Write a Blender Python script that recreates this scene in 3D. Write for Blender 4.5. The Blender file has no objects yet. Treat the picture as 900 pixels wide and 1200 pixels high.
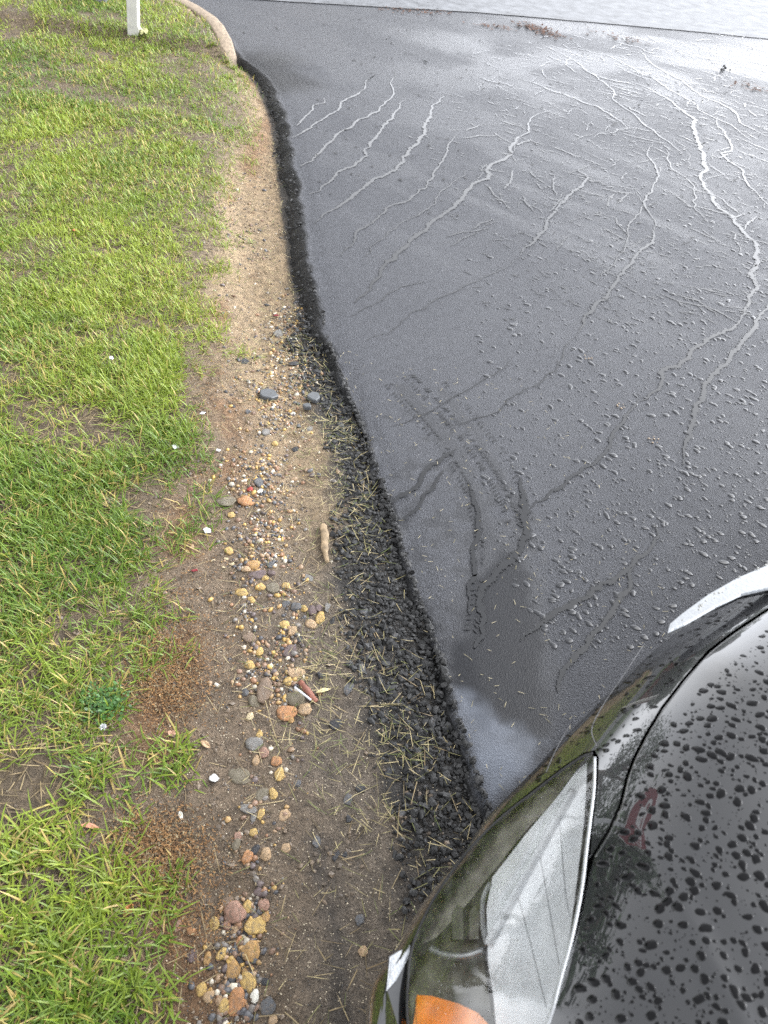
import bpy, bmesh, math, random
import numpy as np
from mathutils import Vector, Matrix, geometry, noise
rng = np.random.default_rng(7); random.seed(7)
S = bpy.context.scene; C = S.collection
R = math.radians

# ------------------------------------------------------------------ camera frame (used to lay things on the ground)
CAM = np.array([0, 0, 1.6]); PITCH, ROLL = R(45), R(8); FPX = 900.0
F = np.array([0, math.cos(PITCH), -math.sin(PITCH)]); R0 = np.array([1., 0, 0]); U0 = np.array([0, math.sin(PITCH), math.cos(PITCH)])
c_, s_ = math.cos(ROLL), math.sin(ROLL)
CU = c_*U0 - s_*R0; CR = s_*U0 + c_*R0

def ray(px, py):
    return F + (px-450)/FPX*CR - (py-600)/FPX*CU
def gp(px, py, z=0.0):
    d = ray(px, py); t = (z-CAM[2])/d[2]
    return CAM + d*t
def pxm(p):                     # pixels per metre at a point
    return FPX/np.dot(np.asarray(p)-CAM, F)

# ------------------------------------------------------------------ small noise library
def hash2(i, j, seed):
    h = (i.astype(np.int64)*374761393 + j.astype(np.int64)*668265263 + seed*1442695041) & 0xffffffff
    h = ((h ^ (h >> 13))*1274126177) & 0xffffffff
    return ((h ^ (h >> 16)) & 0xffffff)/float(0xffffff)
def vnoise(x, y, f=1.0, seed=0):
    x = np.asarray(x, float)*f; y = np.asarray(y, float)*f
    i = np.floor(x); j = np.floor(y); u = x-i; v = y-j
    u = u*u*(3-2*u); v = v*v*(3-2*v)
    a = hash2(i, j, seed); b = hash2(i+1, j, seed); c = hash2(i, j+1, seed); d = hash2(i+1, j+1, seed)
    return (a*(1-u)+b*u)*(1-v) + (c*(1-u)+d*u)*v
def fbm(x, y, f=1.0, seed=0, o=4):
    r = 0; a = .5; t = 0
    for k in range(o):
        r = r + a*vnoise(x, y, f, seed+k*17); t += a; f *= 2.03; a *= .5
    return r/t
def sst(a, b, x):
    t = np.clip((np.asarray(x, float)-a)/(b-a), 0, 1); return t*t*(3-2*t)

# ------------------------------------------------------------------ object helpers
def tag(o, label=None, cat=None, group=None, kind=None):
    if label: o['label'] = label
    if cat: o['category'] = cat
    if group: o['group'] = group
    if kind: o['kind'] = kind
    return o
def link(name, me, m=None, parent=None, smooth=False):
    o = bpy.data.objects.new(name, me); C.objects.link(o)
    if m is not None:
        if not me.materials: me.materials.append(m)
    if parent is not None: o.parent = parent
    if smooth: me.shade_smooth()
    return o
def empty(name, loc, rz=0):
    o = bpy.data.objects.new(name, None); C.objects.link(o); o.location = loc; o.rotation_euler = (0, 0, rz)
    o.empty_display_size = .05
    return o
def npmesh(name, V, Fq, cols=None, floats=None):
    """V (n,3), Fq (m,k) one face size"""
    me = bpy.data.meshes.new(name)
    V = np.ascontiguousarray(V, np.float32); Fq = np.ascontiguousarray(Fq, np.int32)
    m, k = Fq.shape
    me.vertices.add(len(V)); me.vertices.foreach_set('co', V.ravel())
    me.loops.add(m*k); me.loops.foreach_set('vertex_index', Fq.ravel())
    me.polygons.add(m); me.polygons.foreach_set('loop_start', np.arange(0, m*k, k, dtype=np.int32))
    if cols is not None:
        a = me.attributes.new('col', 'FLOAT_COLOR', 'POINT')
        cc = np.ones((len(V), 4), np.float32); cc[:, :3] = cols
        a.data.foreach_set('color', cc.ravel())
    for n, v in (floats or {}).items():
        a = me.attributes.new(n, 'FLOAT', 'POINT'); a.data.foreach_set('value', np.ascontiguousarray(v, np.float32))
    me.update(calc_edges=True); me.validate()
    return me
def grid_faces(nr, nc):
    i = np.arange(nr-1)[:, None]*nc + np.arange(nc-1)[None]
    return np.stack([i, i+1, i+nc+1, i+nc], -1).reshape(-1, 4)
def bm_obj(name, bm, m, parent=None, smooth=True):
    me = bpy.data.meshes.new(name); bm.to_mesh(me); bm.free()
    return link(name, me, m, parent, smooth)
def box(bm, x0, y0, z0, x1, y1, z1, bev=0, M=None):
    r = bmesh.ops.create_cube(bm, size=1)
    vs = r['verts']
    bmesh.ops.scale(bm, vec=(x1-x0, y1-y0, z1-z0), verts=vs)
    bmesh.ops.translate(bm, vec=((x0+x1)/2, (y0+y1)/2, (z0+z1)/2), verts=vs)
    if bev:
        es = list({e for v in vs for e in v.link_edges})
        g = bmesh.ops.bevel(bm, geom=es, offset=bev, segments=2, affect='EDGES', profile=.6)
        vs = list({v for f in g['faces'] for v in f.verts} | {v for v in vs if v.is_valid})
    if M is not None: bmesh.ops.transform(bm, matrix=M, verts=vs)
    return vs
def tube_mesh(pts, rad, n=8, jit=0.0, flat=1.0):
    pts = [Vector(p) for p in pts]; V = []; Fc = []
    m = len(pts); rads = rad if hasattr(rad, '__len__') else [rad]*m
    for i, p in enumerate(pts):
        t = (pts[min(i+1, m-1)]-pts[max(i-1, 0)]).normalized()
        a = t.cross(Vector((0, 0, 1)));
        if a.length < 1e-3: a = Vector((1, 0, 0))
        a.normalize(); b = t.cross(a)
        for k in range(n):
            th = 2*math.pi*k/n; V.append(p+(a*math.cos(th)+b*math.sin(th)*flat)*rads[i]*(1+jit*(random.random()-.5)))
    for i in range(m-1):
        for k in range(n):
            Fc.append((i*n+k, i*n+(k+1) % n, (i+1)*n+(k+1) % n, (i+1)*n+k))
    Fc.append(tuple(range(n-1, -1, -1))); Fc.append(tuple((m-1)*n+k for k in range(n)))
    me = bpy.data.meshes.new('tube'); me.from_pydata([tuple(v) for v in V], [], Fc); me.shade_smooth()
    return me

# ------------------------------------------------------------------ materials
class NT:
    def __init__(self, name):
        self.m = bpy.data.materials.new(name); self.m.use_nodes = True
        self.t = self.m.node_tree; self.b = self.t.nodes['Principled BSDF']; self.out = self.t.nodes['Material Output']
    def n(self, typ, **kw):
        nd = self.t.nodes.new(typ)
        for k, v in kw.items():
            if k.startswith('i_'): nd.inputs[k[2:].replace('_', ' ')].default_value = v
            else: setattr(nd, k, v)
        return nd
    def l(self, a, b): self.t.links.new(a, b)
    def set(self, **kw):
        for k, v in kw.items():
            nm = k.replace('_', ' '); x = self.b.inputs[nm]
            if isinstance(v, bpy.types.NodeSocket): self.l(v, x)
            else: x.default_value = v
        return self
    def coord(self):
        return self.n('ShaderNodeTexCoord').outputs['Object']
    def noise(self, scale, detail=4, vec=None, rough=.55, typ='noise'):
        if typ == 'noise':
            nd = self.n('ShaderNodeTexNoise'); nd.inputs['Detail'].default_value = detail; nd.inputs['Roughness'].default_value = rough
        else: nd = self.n('ShaderNodeTexVoronoi')
        nd.inputs['Scale'].default_value = scale
        self.l(vec if vec is not None else self.coord(), nd.inputs['Vector'])
        return nd
    def ramp(self, fac, stops):
        r = self.n('ShaderNodeValToRGB'); self.l(fac, r.inputs[0]); e = r.color_ramp.elements
        while len(e) < len(stops): e.new(.5)
        for k, (p, c) in enumerate(stops):
            e[k].position = p; e[k].color = (c, c, c, 1) if not hasattr(c, '__len__') else (*c, 1)
        return r.outputs[0]
    def mix(self, fac, a, b, mode='MIX'):
        x = self.n('ShaderNodeMix', data_type='RGBA', blend_type=mode)
        for s, v in ((x.inputs[0], fac), (x.inputs[6], a), (x.inputs[7], b)):
            if isinstance(v, bpy.types.NodeSocket): self.l(v, s)
            else: s.default_value = (*v, 1) if hasattr(v, '__len__') else v
        return x.outputs[2]
    def math(self, op, a, b=0, clamp=False):
        x = self.n('ShaderNodeMath', operation=op, use_clamp=clamp)
        for s, v in ((x.inputs[0], a), (x.inputs[1], b)):
            if isinstance(v, bpy.types.NodeSocket): self.l(v, s)
            else: s.default_value = v
        return x.outputs[0]
    def attr(self, name):
        return self.n('ShaderNodeAttribute', attribute_name=name)
    def bump(self, h, strength=.5, dist=.002, normal=None):
        b = self.n('ShaderNodeBump')
        for s, v in ((b.inputs['Strength'], strength), (b.inputs['Distance'], dist)):
            if isinstance(v, bpy.types.NodeSocket): self.l(v, s)
            else: s.default_value = v
        self.l(h, b.inputs['Height'])
        if normal is not None: self.l(normal, b.inputs['Normal'])
        return b.outputs[0]

def plain(name, col, rough=.5, metal=0, var=.25, scale=60, bump=.2, ior=1.45, bd=.001, coat=0):
    t = NT(name); nz = t.noise(scale)
    f = t.ramp(nz.outputs[0], [(.3, 1-var), (.7, 1+var)])
    t.set(Base_Color=t.mix(1.0, col, f, 'MULTIPLY'), Roughness=rough, Metallic=metal, IOR=ior, Coat_Weight=coat)
    if bump: t.set(Normal=t.bump(nz.outputs[0], bump, bd))
    return t.m

def mat_vcol(name, rough=.6, bump=.3, scale=150, trans=0, spec=.5, var=.25):
    t = NT(name); a = t.attr('col'); nz = t.noise(scale, 3)
    col = t.mix(1.0, a.outputs['Color'], t.ramp(nz.outputs[0], [(.3, 1-var), (.7, 1+var)]), 'MULTIPLY')
    t.set(Base_Color=col, Roughness=rough, Specular_IOR_Level=spec)
    if bump: t.set(Normal=t.bump(nz.outputs[0], bump, .002))
    if trans:
        tr = t.n('ShaderNodeBsdfTranslucent'); t.l(col, tr.inputs[0])
        mx = t.n('ShaderNodeMixShader'); mx.inputs[0].default_value = trans
        t.l(t.b.outputs[0], mx.inputs[1]); t.l(tr.outputs[0], mx.inputs[2]); t.l(mx.outputs[0], t.out.inputs[0])
    return t.m

def m_asphalt():
    t = NT('wet_sealed_asphalt'); co = t.coord()
    wet = t.attr('wet').outputs['Fac']; edge = t.attr('edge').outputs['Fac']; film_sheen = t.attr('film_sheen').outputs['Fac']; sheet = t.attr('sheet').outputs['Fac']
    g = t.noise(360, 3, co); v = t.noise(330, 0, co, typ='v'); big = t.noise(1.7, 5, co); med = t.noise(28, 5, co)
    grain = t.ramp(g.outputs[0], [(.34, .35), (.66, 1.8)])
    col = t.mix(1.0, (.046, .0475, .053), grain, 'MULTIPLY')
    col = t.mix(1.0, col, t.ramp(med.outputs[0], [(.25, .85), (.75, 1.15)]), 'MULTIPLY')
    g2 = t.noise(150, 4, co, .7); col = t.mix(1.0, col, t.ramp(g2.outputs[0], [(.3, .66), (.7, 1.4)]), 'MULTIPLY')
    fl = t.math('GREATER_THAN', t.noise(380, 0, co, typ='v').outputs['Color'], .95)
    col = t.mix(t.math('MULTIPLY', fl, .35), col, (.3, .29, .27))
    col = t.mix(wet, col, (.015, .0155, .0175))
    col = t.mix(film_sheen, col, (.15, .165, .195))  # pale sky reflection painted into the asphalt colour
    col = t.mix(edge, col, (.014, .014, .0145))
    rough = t.ramp(big.outputs[0], [(.3, .50), (.7, .62)])
    rough = t.mix(t.math('MULTIPLY', wet, .9), rough, (.1, .1, .1)); rough = t.mix(sheet, rough, (.24, .24, .24)); rough = t.mix(edge, rough, (.5, .5, .5))
    st = t.math('SUBTRACT', 1.0, t.math('MULTIPLY', wet, .85))
    b1 = t.bump(v.outputs['Distance'], t.math('MULTIPLY', st, .8), .0022)
    b2 = t.bump(g.outputs[0], t.math('MULTIPLY', st, .4), .001, b1)
    b2 = t.bump(g2.outputs[0], t.math('MULTIPLY', st, .55), .003, b2); b3 = t.bump(t.noise(70, 5, co).outputs[0], t.math('MULTIPLY', edge, 1.0), .02, b2)
    t.set(Base_Color=col, Roughness=rough, Normal=b3, IOR=1.5, Specular_IOR_Level=t.math('ADD', t.math('ADD', .17, t.math('MULTIPLY', wet, .04)), t.math('MULTIPLY', sheet, .4)))
    return t.m

def m_soil():
    t = NT('damp_soil'); co = t.coord(); a = t.attr('col')
    n1 = t.noise(38, 8, co, .68); n2 = t.noise(260, 4, co); n3 = t.noise(900, 2, co); v = t.noise(210, 0, co, typ='v')
    col = t.mix(1.0, a.outputs['Color'], t.ramp(n1.outputs[0], [(.3, .5), (.7, 1.5)]), 'MULTIPLY')
    col = t.mix(1.0, col, t.ramp(n2.outputs[0], [(.3, .6), (.7, 1.45)]), 'MULTIPLY')
    sp = t.math('GREATER_THAN', v.outputs['Color'], .93)
    vd = t.math('LESS_THAN', v.outputs['Distance'], .45)
    col = t.mix(t.math('MULTIPLY', t.math('MULTIPLY', sp, vd), .55), col, (.34, .29, .21))
    b = t.bump(n1.outputs[0], 1.0, .022); b = t.bump(n2.outputs[0], .7, .004, b); b = t.bump(n3.outputs[0], .4, .001, b)
    t.set(Base_Color=col, Roughness=.72, Normal=b, Specular_IOR_Level=.35)
    return t.m

def m_water(name, col, rough, ior, film_sheen=False):
    t = NT(name); n = t.noise(55, 3)
    t.set(Base_Color=(*col, 1), Roughness=rough, IOR=ior, Normal=t.bump(n.outputs[0], .1, .001))
    if film_sheen:                                     # the film thins out raggedly towards its rim
        cov = t.attr('cov').outputs['Fac']; e1 = t.noise(170, 4, None, .7); e2 = t.noise(45, 3)
        k = t.math('ADD', cov, t.math('MULTIPLY', t.math('SUBTRACT', e1.outputs[0], .5), 1.5)); k = t.math('ADD', k, t.math('MULTIPLY', t.math('SUBTRACT', e2.outputs[0], .5), .9))
        f = t.ramp(k, [(.34, 0), (.52, 1)]); tr = t.n('ShaderNodeBsdfTransparent'); mx = t.n('ShaderNodeMixShader')
        t.l(f, mx.inputs[0]); t.l(tr.outputs[0], mx.inputs[1]); t.l(t.b.outputs[0], mx.inputs[2]); t.l(mx.outputs[0], t.out.inputs[0])
    return t.m

def m_paint():
    t = NT('black_car_paint')
    n = t.noise(700, 2); d = t.noise(9, 4)
    t.set(Base_Color=t.mix(d.outputs[0], (.004, .0042, .0052), (.009, .0095, .0112)), Roughness=.28, IOR=1.45, Coat_Weight=1, Coat_Roughness=t.ramp(d.outputs[0], [(.3, .008), (.7, .03)]), Coat_IOR=1.9)
    return t.m

def m_lens():
    t = NT('clear_headlight_plastic')
    tr = t.n('ShaderNodeBsdfTransparent'); tr.inputs[0].default_value = (.985, .99, .98, 1)
    gl = t.n('ShaderNodeBsdfGlossy'); gl.inputs['Roughness'].default_value = .035
    df = t.n('ShaderNodeBsdfDiffuse'); df.inputs[0].default_value = (.5, .49, .45, 1)
    fr = t.n('ShaderNodeFresnel'); fr.inputs[0].default_value = 1.58
    sc = t.noise(45, 6); haze = t.ramp(sc.outputs[0], [(.4, .02), (.72, .11)])
    m0 = t.n('ShaderNodeMixShader'); t.l(haze, m0.inputs[0]); t.l(tr.outputs[0], m0.inputs[1]); t.l(df.outputs[0], m0.inputs[2])
    mx = t.n('ShaderNodeMixShader'); t.l(fr.outputs[0], mx.inputs[0]); t.l(m0.outputs[0], mx.inputs[1]); t.l(gl.outputs[0], mx.inputs[2])
    t.l(mx.outputs[0], t.out.inputs[0]); return t.m

M = dict(
    bezel=plain('warm_grey_bezel', (.20, .185, .16), .45, 0, .35, 40, .3, bd=.003),
    seam=plain('grey_seam', (.10, .10, .105), .5),
    asphalt=m_asphalt(), soil=m_soil(),
    stream=m_water('rain_water', (.012, .0125, .014), .035, 1.5, True), bead=m_water('rain_bead', (.034, .035, .038), .04, 1.4),
    hoodbead=m_water('rain_bead_on_paint', (.004, .004, .0045), .02, 1.33), lensbead=m_water('rain_bead_on_lens', (.2, .2, .19), .04, 1.33),
    grass=mat_vcol('grass_blades', .42, 0, 40, .28, .45, .12), straw=mat_vcol('dead_straw', .6, 0, 60, .1, .3),
    grit=mat_vcol('small_stones', .5, .3, 180), rubble=mat_vcol('asphalt_crumbs', .62, .6, 220, 0, .4),
    litter=mat_vcol('plant_litter', .65, 0, 90, .1, .3),
    paint=m_paint(), lens=m_lens(),
    concrete=plain('kerb_concrete', (.20, .155, .11), .75, 0, .3, 45, .5, bd=.004),
    street=plain('old_street_paving', (.10, .104, .112), .55, 0, .4, 9, .35, bd=.004),
    white=plain('white_wood_paint', (.42, .41, .385), .5, 0, .1, 16, .25, bd=.002),
    metal=plain('galvanised_steel', (.36, .37, .38), .45, .7, .15, 30, .1),
    sky_glint=plain('sky_glint_metal', (.5, .515, .53), .2, 1, .06, 220, .35, bd=.001),  # bright metal standing in for sky mirrored in the black paint
    silver=plain('headlight_reflector', (.86, .88, .90), .3, 0, .14, 34, .45, bd=.003),
    dark=plain('black_plastic', (.012, .012, .013), .5, 0, .2, 80, .1),
    smoke=plain('olive_housing', (.062, .060, .036), .4, 0, .5, 30, .3, bd=.004), bulbglass=plain('bulb_cover', (.10, .10, .075), .3, 0, .15, 30, .1),
    amber=plain('amber_plastic', (.95, .30, .004), .25, 0, .2, 60, .2),
    rubber=plain('tyre_rubber', (.02, .02, .02), .8, 0, .2, 60, .3),
    glass=plain('dark_car_glass', (.01, .012, .013), .05, 0, 0.01, 10, 0),
    red=plain('red_sign_paint', (.13, .006, .011), .45, 0, .08, 20, 0),
    signwhite=plain('white_sign_paint', (.5, .5, .5), .45, 0, .04, 20, 0),
    bark=plain('tree_bark', (.07, .052, .038), .85, 0, .35, 14, .8, bd=.02),
    wood=plain('weathered_stick', (.22, .16, .095), .75, 0, .45, 55, .8, bd=.004),
    scrap=plain('white_scrap', (.55, .56, .58), .5, 0, .06, 40, .2),
    leaf=mat_vcol('tree_leaves', .5, 0, 3, .2, .4),
    brick=plain('red_brick_wall', (.20, .052, .038), .8, 0, .3, 5, .3), siding=plain('white_siding', (.62, .63, .62), .6, 0, .05, 5, .1),
    roof=plain('grey_shingles', (.09, .085, .085), .8, 0, .3, 8, .4),
    redbark=plain('reddish_bark', (.19, .07, .045), .6, 0, .35, 70, .6, bd=.002),
)

# ------------------------------------------------------------------ edge of the driveway (world x as a function of y)
EPX = [(300, 78), (317, 96), (333, 132), (344, 190), (354, 260), (367, 330), (382, 395), (402, 452), (426, 512), (449, 580), (471, 650),
       (494, 720), (514, 775), (530, 835), (549, 890), (566, 940), (584, 990)]
KPX = [(284, 70), (268, 46), (247, 28), (222, 14), (190, 3)]                 # road side foot of the kerb
ep = np.array([gp(*p) for p in EPX]); kp = np.array([gp(*p) for p in KPX])
ey = np.concatenate([[-60, -2., .1], ep[::-1, 1], kp[:, 1]+np.array([.02, .02, .02, .02, .02]), [7.35, 7.6, 60]])
ex = np.concatenate([[.6, .55, .42], ep[::-1, 0], kp[:, 0], [-5., -40., -400.]])
o_ = np.argsort(ey, kind='stable'); ey, ex = ey[o_], ex[o_]
def edge_x(y):
    y = np.asarray(y, float)
    return np.interp(y, ey, ex)
def edge_jit(y):
    return (vnoise(y, 0*y, 9, 3)-.5)*.03 + (vnoise(y, 0*y, 31, 4)-.5)*.018
GPX = [(284, 76), (300, 135), (288, 170), (268, 210), (262, 250), (268, 290), (250, 340), (244, 420), (244, 480), (244, 540), (215, 575), (188, 620), (172, 680),
       (180, 760), (150, 830), (150, 900), (125, 950), (130, 1020), (165, 1080), (185, 1130), (195, 1200)]
gpt = np.array([gp(*p) for p in GPX])
gy = np.concatenate([[-60], gpt[::-1, 1], [6.2, 6.6, 7, 7.4, 60]]); gx = np.concatenate([[-.2], gpt[::-1, 0], [-1.75, -2.2, -3.4, -7, -400]])
oo = np.argsort(gy); gy, gx = gy[oo], gx[oo]
def grass_x(y): return np.interp(y, gy, gx)

def terr(x, y):
    x = np.asarray(x, float); y = np.asarray(y, float)
    d = edge_x(y)-x
    deep = .018+.05*sst(1.9, 2.9, y)
    g = grass_x(y)-x
    dirt = -deep + .012*(fbm(x, y, 6, 5)-.5) + .010*(fbm(x, y, 25, 9, 3)-.5)
    rut = np.exp(-((d-.27-.03*np.sin(y*2))/.07)**2)*.012*sst(.6, 1.4, y)
    z = dirt - rut*sst(.05, .2, d)
    lawn = sst(-.22, .25, g)
    z = z + lawn*(deep+.02) + np.clip(g, 0, 6)*.012*(y > -5) + lawn*.02*(fbm(x, y, 3.1, 15)-.5)
    k = sst(5.5, 5.66, y)                       # beside the kerb the lawn sits level with its top
    zk = np.where(d > .15, .075+.012*np.clip(g, 0, 6), -.10)
    z = z*(1-k)+zk*k
    z = np.where(d < -.02, -.10, z)
    z = np.where((y > 7.3), -.10, z)
    far = sst(15.8, 16.4, y-.21*x)               # verge on the other side of the street
    z = z + far*.2
    return z
def on(px, py, dz=0.0):
    z = 0.0
    for _ in range(12):
        p = gp(px, py, z); z = .5*z+.5*float(terr(p[0], p[1]))
    p = gp(px, py, z); p[2] += dz
    return p

def seg_dist(x, y, P):
    D = np.full(np.shape(x), 1e9)
    for a, b in zip(P[:-1], P[1:]):
        ab = b-a; t = np.clip(((x-a[0])*ab[0]+(y-a[1])*ab[1])/(ab@ab+1e-12), 0, 1)
        D = np.minimum(D, np.hypot(x-a[0]-t*ab[0], y-a[1]-t*ab[1]))
    return D
# ------------------------------------------------------------------ ground sheet
def axis(spec):
    out = [spec[0][0]]
    for a, b, st in spec:
        n = max(1, int(round((b-a)/st))); out += list(np.linspace(a, b, n+1)[1:])
    return np.array(out)
xs = axis([(-400, -40, 40), (-40, -8, 2), (-8, -3.4, .2), (-3.4, -1.3, .03), (-1.3, .62, .0115), (.62, 3, .3), (3, 40, 4), (40, 400, 40)])
ys = axis([(-400, -40, 40), (-40, -4, 3), (-4, 0, .2), (0, 2.4, .0115), (2.4, 6, .024), (6, 8, .06), (8, 20, .4), (20, 60, 4), (60, 500, 40)])
X, Y = np.meshgrid(xs, ys); Z = terr(X, Y)
d = edge_x(Y)-X; g = grass_x(Y)-X
def lerp3(a, b, t): return np.asarray(a)*(1-t[..., None])+np.asarray(b)*t[..., None]
col = lerp3((.112, .090, .068), (.23, .167, .10), sst(1.0, 2.1, Y+.5*(fbm(X, Y, 2.5, 31)-.5)))
col = lerp3(col, (.135, .098, .064), sst(.30, .50, d+.12*(fbm(X, Y, 7, 33)-.5))*(1-sst(2.2, 3.0, Y))*.8)
col = lerp3(col, (.155, .083, .038), np.exp(-((g+.05)/.07)**2)*sst(.45, .6, fbm(X, Y, 5, 37))*.75)
rub = (1-sst(.16, .24, d+.07*sst(1.3, 1.8, Y)+.14*(fbm(X, Y, 9, 41)-.5)))*(1-sst(2.3, 3.0, Y)) + (1-sst(.10, .117, d+.02+.02*(fbm(X, Y, 14, 42)-.5)))*sst(2.3, 3.0, Y)
rub = np.clip(rub, 0, 1)*(1-.55*(1-sst(.42, .72, Y)))
col = lerp3(col, (.027, .026, .025), rub*.93)
col = lerp3(col, (.088, .066, .042), sst(-.02, .12, g)*.9)
stk = seg_dist(X, Y, np.array([gp(365, 985, -.03)[:2], gp(392, 1090, -.03)[:2], gp(402, 1220, -.03)[:2]])); col = lerp3(col, (.045, .04, .036), (1-sst(.0, .04, stk+.05*(fbm(X, Y, 30, 45)-.5)))*.55)
col = lerp3(col, (.05, .085, .022), sst(15.8, 16.4, Y-.21*X))
me = npmesh('ground', np.stack([X, Y, Z], -1).reshape(-1, 3), grid_faces(len(ys), len(xs)), col.reshape(-1, 3)); me.shade_smooth()
tag(link('ground', me, M['soil']), 'bare brown earth between the lawn and the driveway', kind='structure')

# ------------------------------------------------------------------ driveway slab
def poly_w(pts, z=0.0): return np.array([gp(a, b, z)[:2] for a, b in pts])
def inside(x, y, P):
    r = np.zeros(np.shape(x), bool); n = len(P)
    for i in range(n):
        a, b = P[i], P[(i+1) % n]
        c = ((a[1] > y) != (b[1] > y)) & (x < (b[0]-a[0])*(y-a[1])/(b[1]-a[1]+1e-12)+a[0])
        r ^= c
    return r
ry = axis([(-30, -2, 4), (-2, 0, .1), (0, .4, .04), (.4, 2.4, .0105), (2.4, 4.4, .02), (4.4, 8.6, .04)])
off = np.concatenate([[-.135, -.11, -.085, -.06, -.04, -.02, -.006], np.arange(0, 1.5, .0125), np.arange(1.5, 4, .03), np.arange(4, 8, .1), [9, 12, 20, 40]])
OY, OO = np.meshgrid(ry, off, indexing='ij')
steep = .36+.44*sst(1.9, 2.8, OY)
jit = edge_jit(OY)*np.clip(1-np.clip(OO, 0, 1)/.12, 0, 1)
RX = np.maximum(edge_x(OY), -6)+np.where(OO < 0, OO*steep, OO)+jit
tz = np.clip(-OO/.11, 0, 1)
RZ = np.where(OO < 0, -.10*tz**1.25, 0)
RZ = RZ+np.where((OO < .02) & (OO > -.13), .010*(fbm(RX, OY, 24, 51)-.75)+.008*(vnoise(RX, OY, 75, 52)-.7), 0)*(OY < 5.6)*(1-.65*sst(2.2, 3.2, OY))
RZ = np.where(OO >= .02, -.0035*(1-sst(.02, .1, OO)), RZ)
edge = np.where(OO < 0, 1, 0)*1.0 + np.where((OO >= 0), (1-sst(0.0, .022, OO+.035*(fbm(RX, OY, 18, 53)-.5))), 0)
edge = np.clip(edge, 0, 1)*(OY < 5.75)
# where the sealed surface is smooth with standing water
wet = np.zeros_like(RX)
smooth_pool = poly_w([(520, 800), (545, 690), (585, 640), (612, 650), (632, 735), (652, 840), (620, 880), (560, 850)])
wet = np.maximum(wet, (1-sst(-.03, .06, np.where(inside(RX, OY, smooth_pool), -seg_dist(RX, OY, np.vstack([smooth_pool, smooth_pool[:1]])), seg_dist(RX, OY, np.vstack([smooth_pool, smooth_pool[:1]])))+.10*(fbm(RX, OY, 14, 61)-.5)))*.85)
mott = poly_w([(440, 480), (560, 480), (640, 620), (640, 760), (520, 800), (480, 680)])
md = np.where(inside(RX, OY, mott), 1.0, 0.0)
wet = np.maximum(wet, md*sst(.5, .64, fbm(RX*1.3, OY, 24, 63, 5))*.6)
for P, w, a in (([(470, 455), (505, 495), (540, 540), (560, 590), (568, 640), (556, 740)], .035, .55), ([(515, 455), (556, 508), (588, 558), (608, 600), (612, 645)], .02, .6)):
    D = seg_dist(RX, OY, poly_w(P)); wet = np.maximum(wet, (1-sst(w*.6, w, D+.02*(vnoise(RX, OY, 40, 65)-.5)))*a)
# broad smears of water far up the driveway, stretched along the fall
u = RX*.80+OY*-.60; v = RX*.60+OY*.80
sm = fbm(u*.9, v*5, 1.6, 71, 5)
sheet = np.zeros_like(wet); sheet = np.maximum(sheet, sst(.46, .74, sm+.10*sst(3.5, 5.5, OY)+.06*sst(0, 2.5, RX))*sst(2.6, 4.6, OY+.35*RX)*.26)
sheet = np.maximum(sheet, (.35+.65*sst(.40, .62, fbm(RX, OY, 2.2, 73)))*sst(3.6, 6.8, OY)*.62)
skyP = poly_w([(522, 797), (545, 806), (590, 838), (640, 868), (625, 905), (590, 935), (572, 945), (555, 905), (535, 850)])  # outline of the painted sky reflection beside the car
fd = seg_dist(RX, OY, np.vstack([skyP, skyP[:1]])); fin = inside(RX, OY, skyP)
film_sheen = sst(-.012, .03, np.where(fin, fd, -fd)+.045*(fbm(RX, OY, 26, 75, 5)-.55))*np.clip(.15+1.2*fbm(RX, OY, 15, 76, 5), 0, 1)
dk = seg_dist(RX, OY, poly_w([(318, 70), (300, 82), (330, 95)])); wetdark = (1-sst(.05, .35, dk+.15*(fbm(RX, OY, 6, 77)-.5)))
edge = np.maximum(edge, wetdark*.8*(OO >= 0))
me = npmesh('driveway', np.stack([RX, OY, RZ], -1).reshape(-1, 3), grid_faces(*RX.shape), floats={'wet': wet.ravel(), 'edge': edge.ravel(), 'film_sheen': film_sheen.ravel()*.9, 'sheet': sheet.ravel()}); me.shade_smooth()
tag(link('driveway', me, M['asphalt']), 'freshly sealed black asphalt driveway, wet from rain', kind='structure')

# street beyond the driveway mouth: a lighter sheet with a joint along its near edge
line = [gp(*p) for p in ((220, -4), (300, 0), (450, 9), (560, 15), (700, 27), (800, 36), (900, 46), (1000, 58))]
a0, a1 = line[1], line[-1]; dv = (a1-a0)/np.linalg.norm(a1-a0); nv = np.array([-dv[1], dv[0], 0])
near = [a0-dv*60]+[np.array(p) for p in line[1:]]+[a1+dv*60]
V = []; Fc = []; nn = 0
dense = [near[0]]
for a, b in zip(near[:-1], near[1:]):
    k = 30
    for i in range(1, k+1): dense.append(a+(b-a)*i/k)
offs = [0, .03, .1, .4, 1, 2, 3, 5, 8]
for p in dense:
    for q in offs:
        w_ = p+nv*q; V.append((w_[0], w_[1]+(.012*(vnoise(w_[0], 0, 8, 5)-.5) if q == 0 else 0), .004 if q > 0 else .0035))
me = npmesh('street', np.array(V), grid_faces(len(dense), len(offs))); tag(link('street', me, M['street']), 'pale wet street surface beyond the driveway mouth', kind='structure')
jm = []
for p in dense:
    for q in (-.010, .005): jm.append(tuple(p+nv*(q+.012*(vnoise(p[0], p[1], 7, 8)-.5))+np.array([0, 0, .008])))
jo = npmesh('joint', np.array(jm), grid_faces(len(dense), 2)); tag(link('road_joint', jo, M['seam']), 'dark tar joint where driveway meets street', kind='structure')

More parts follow.
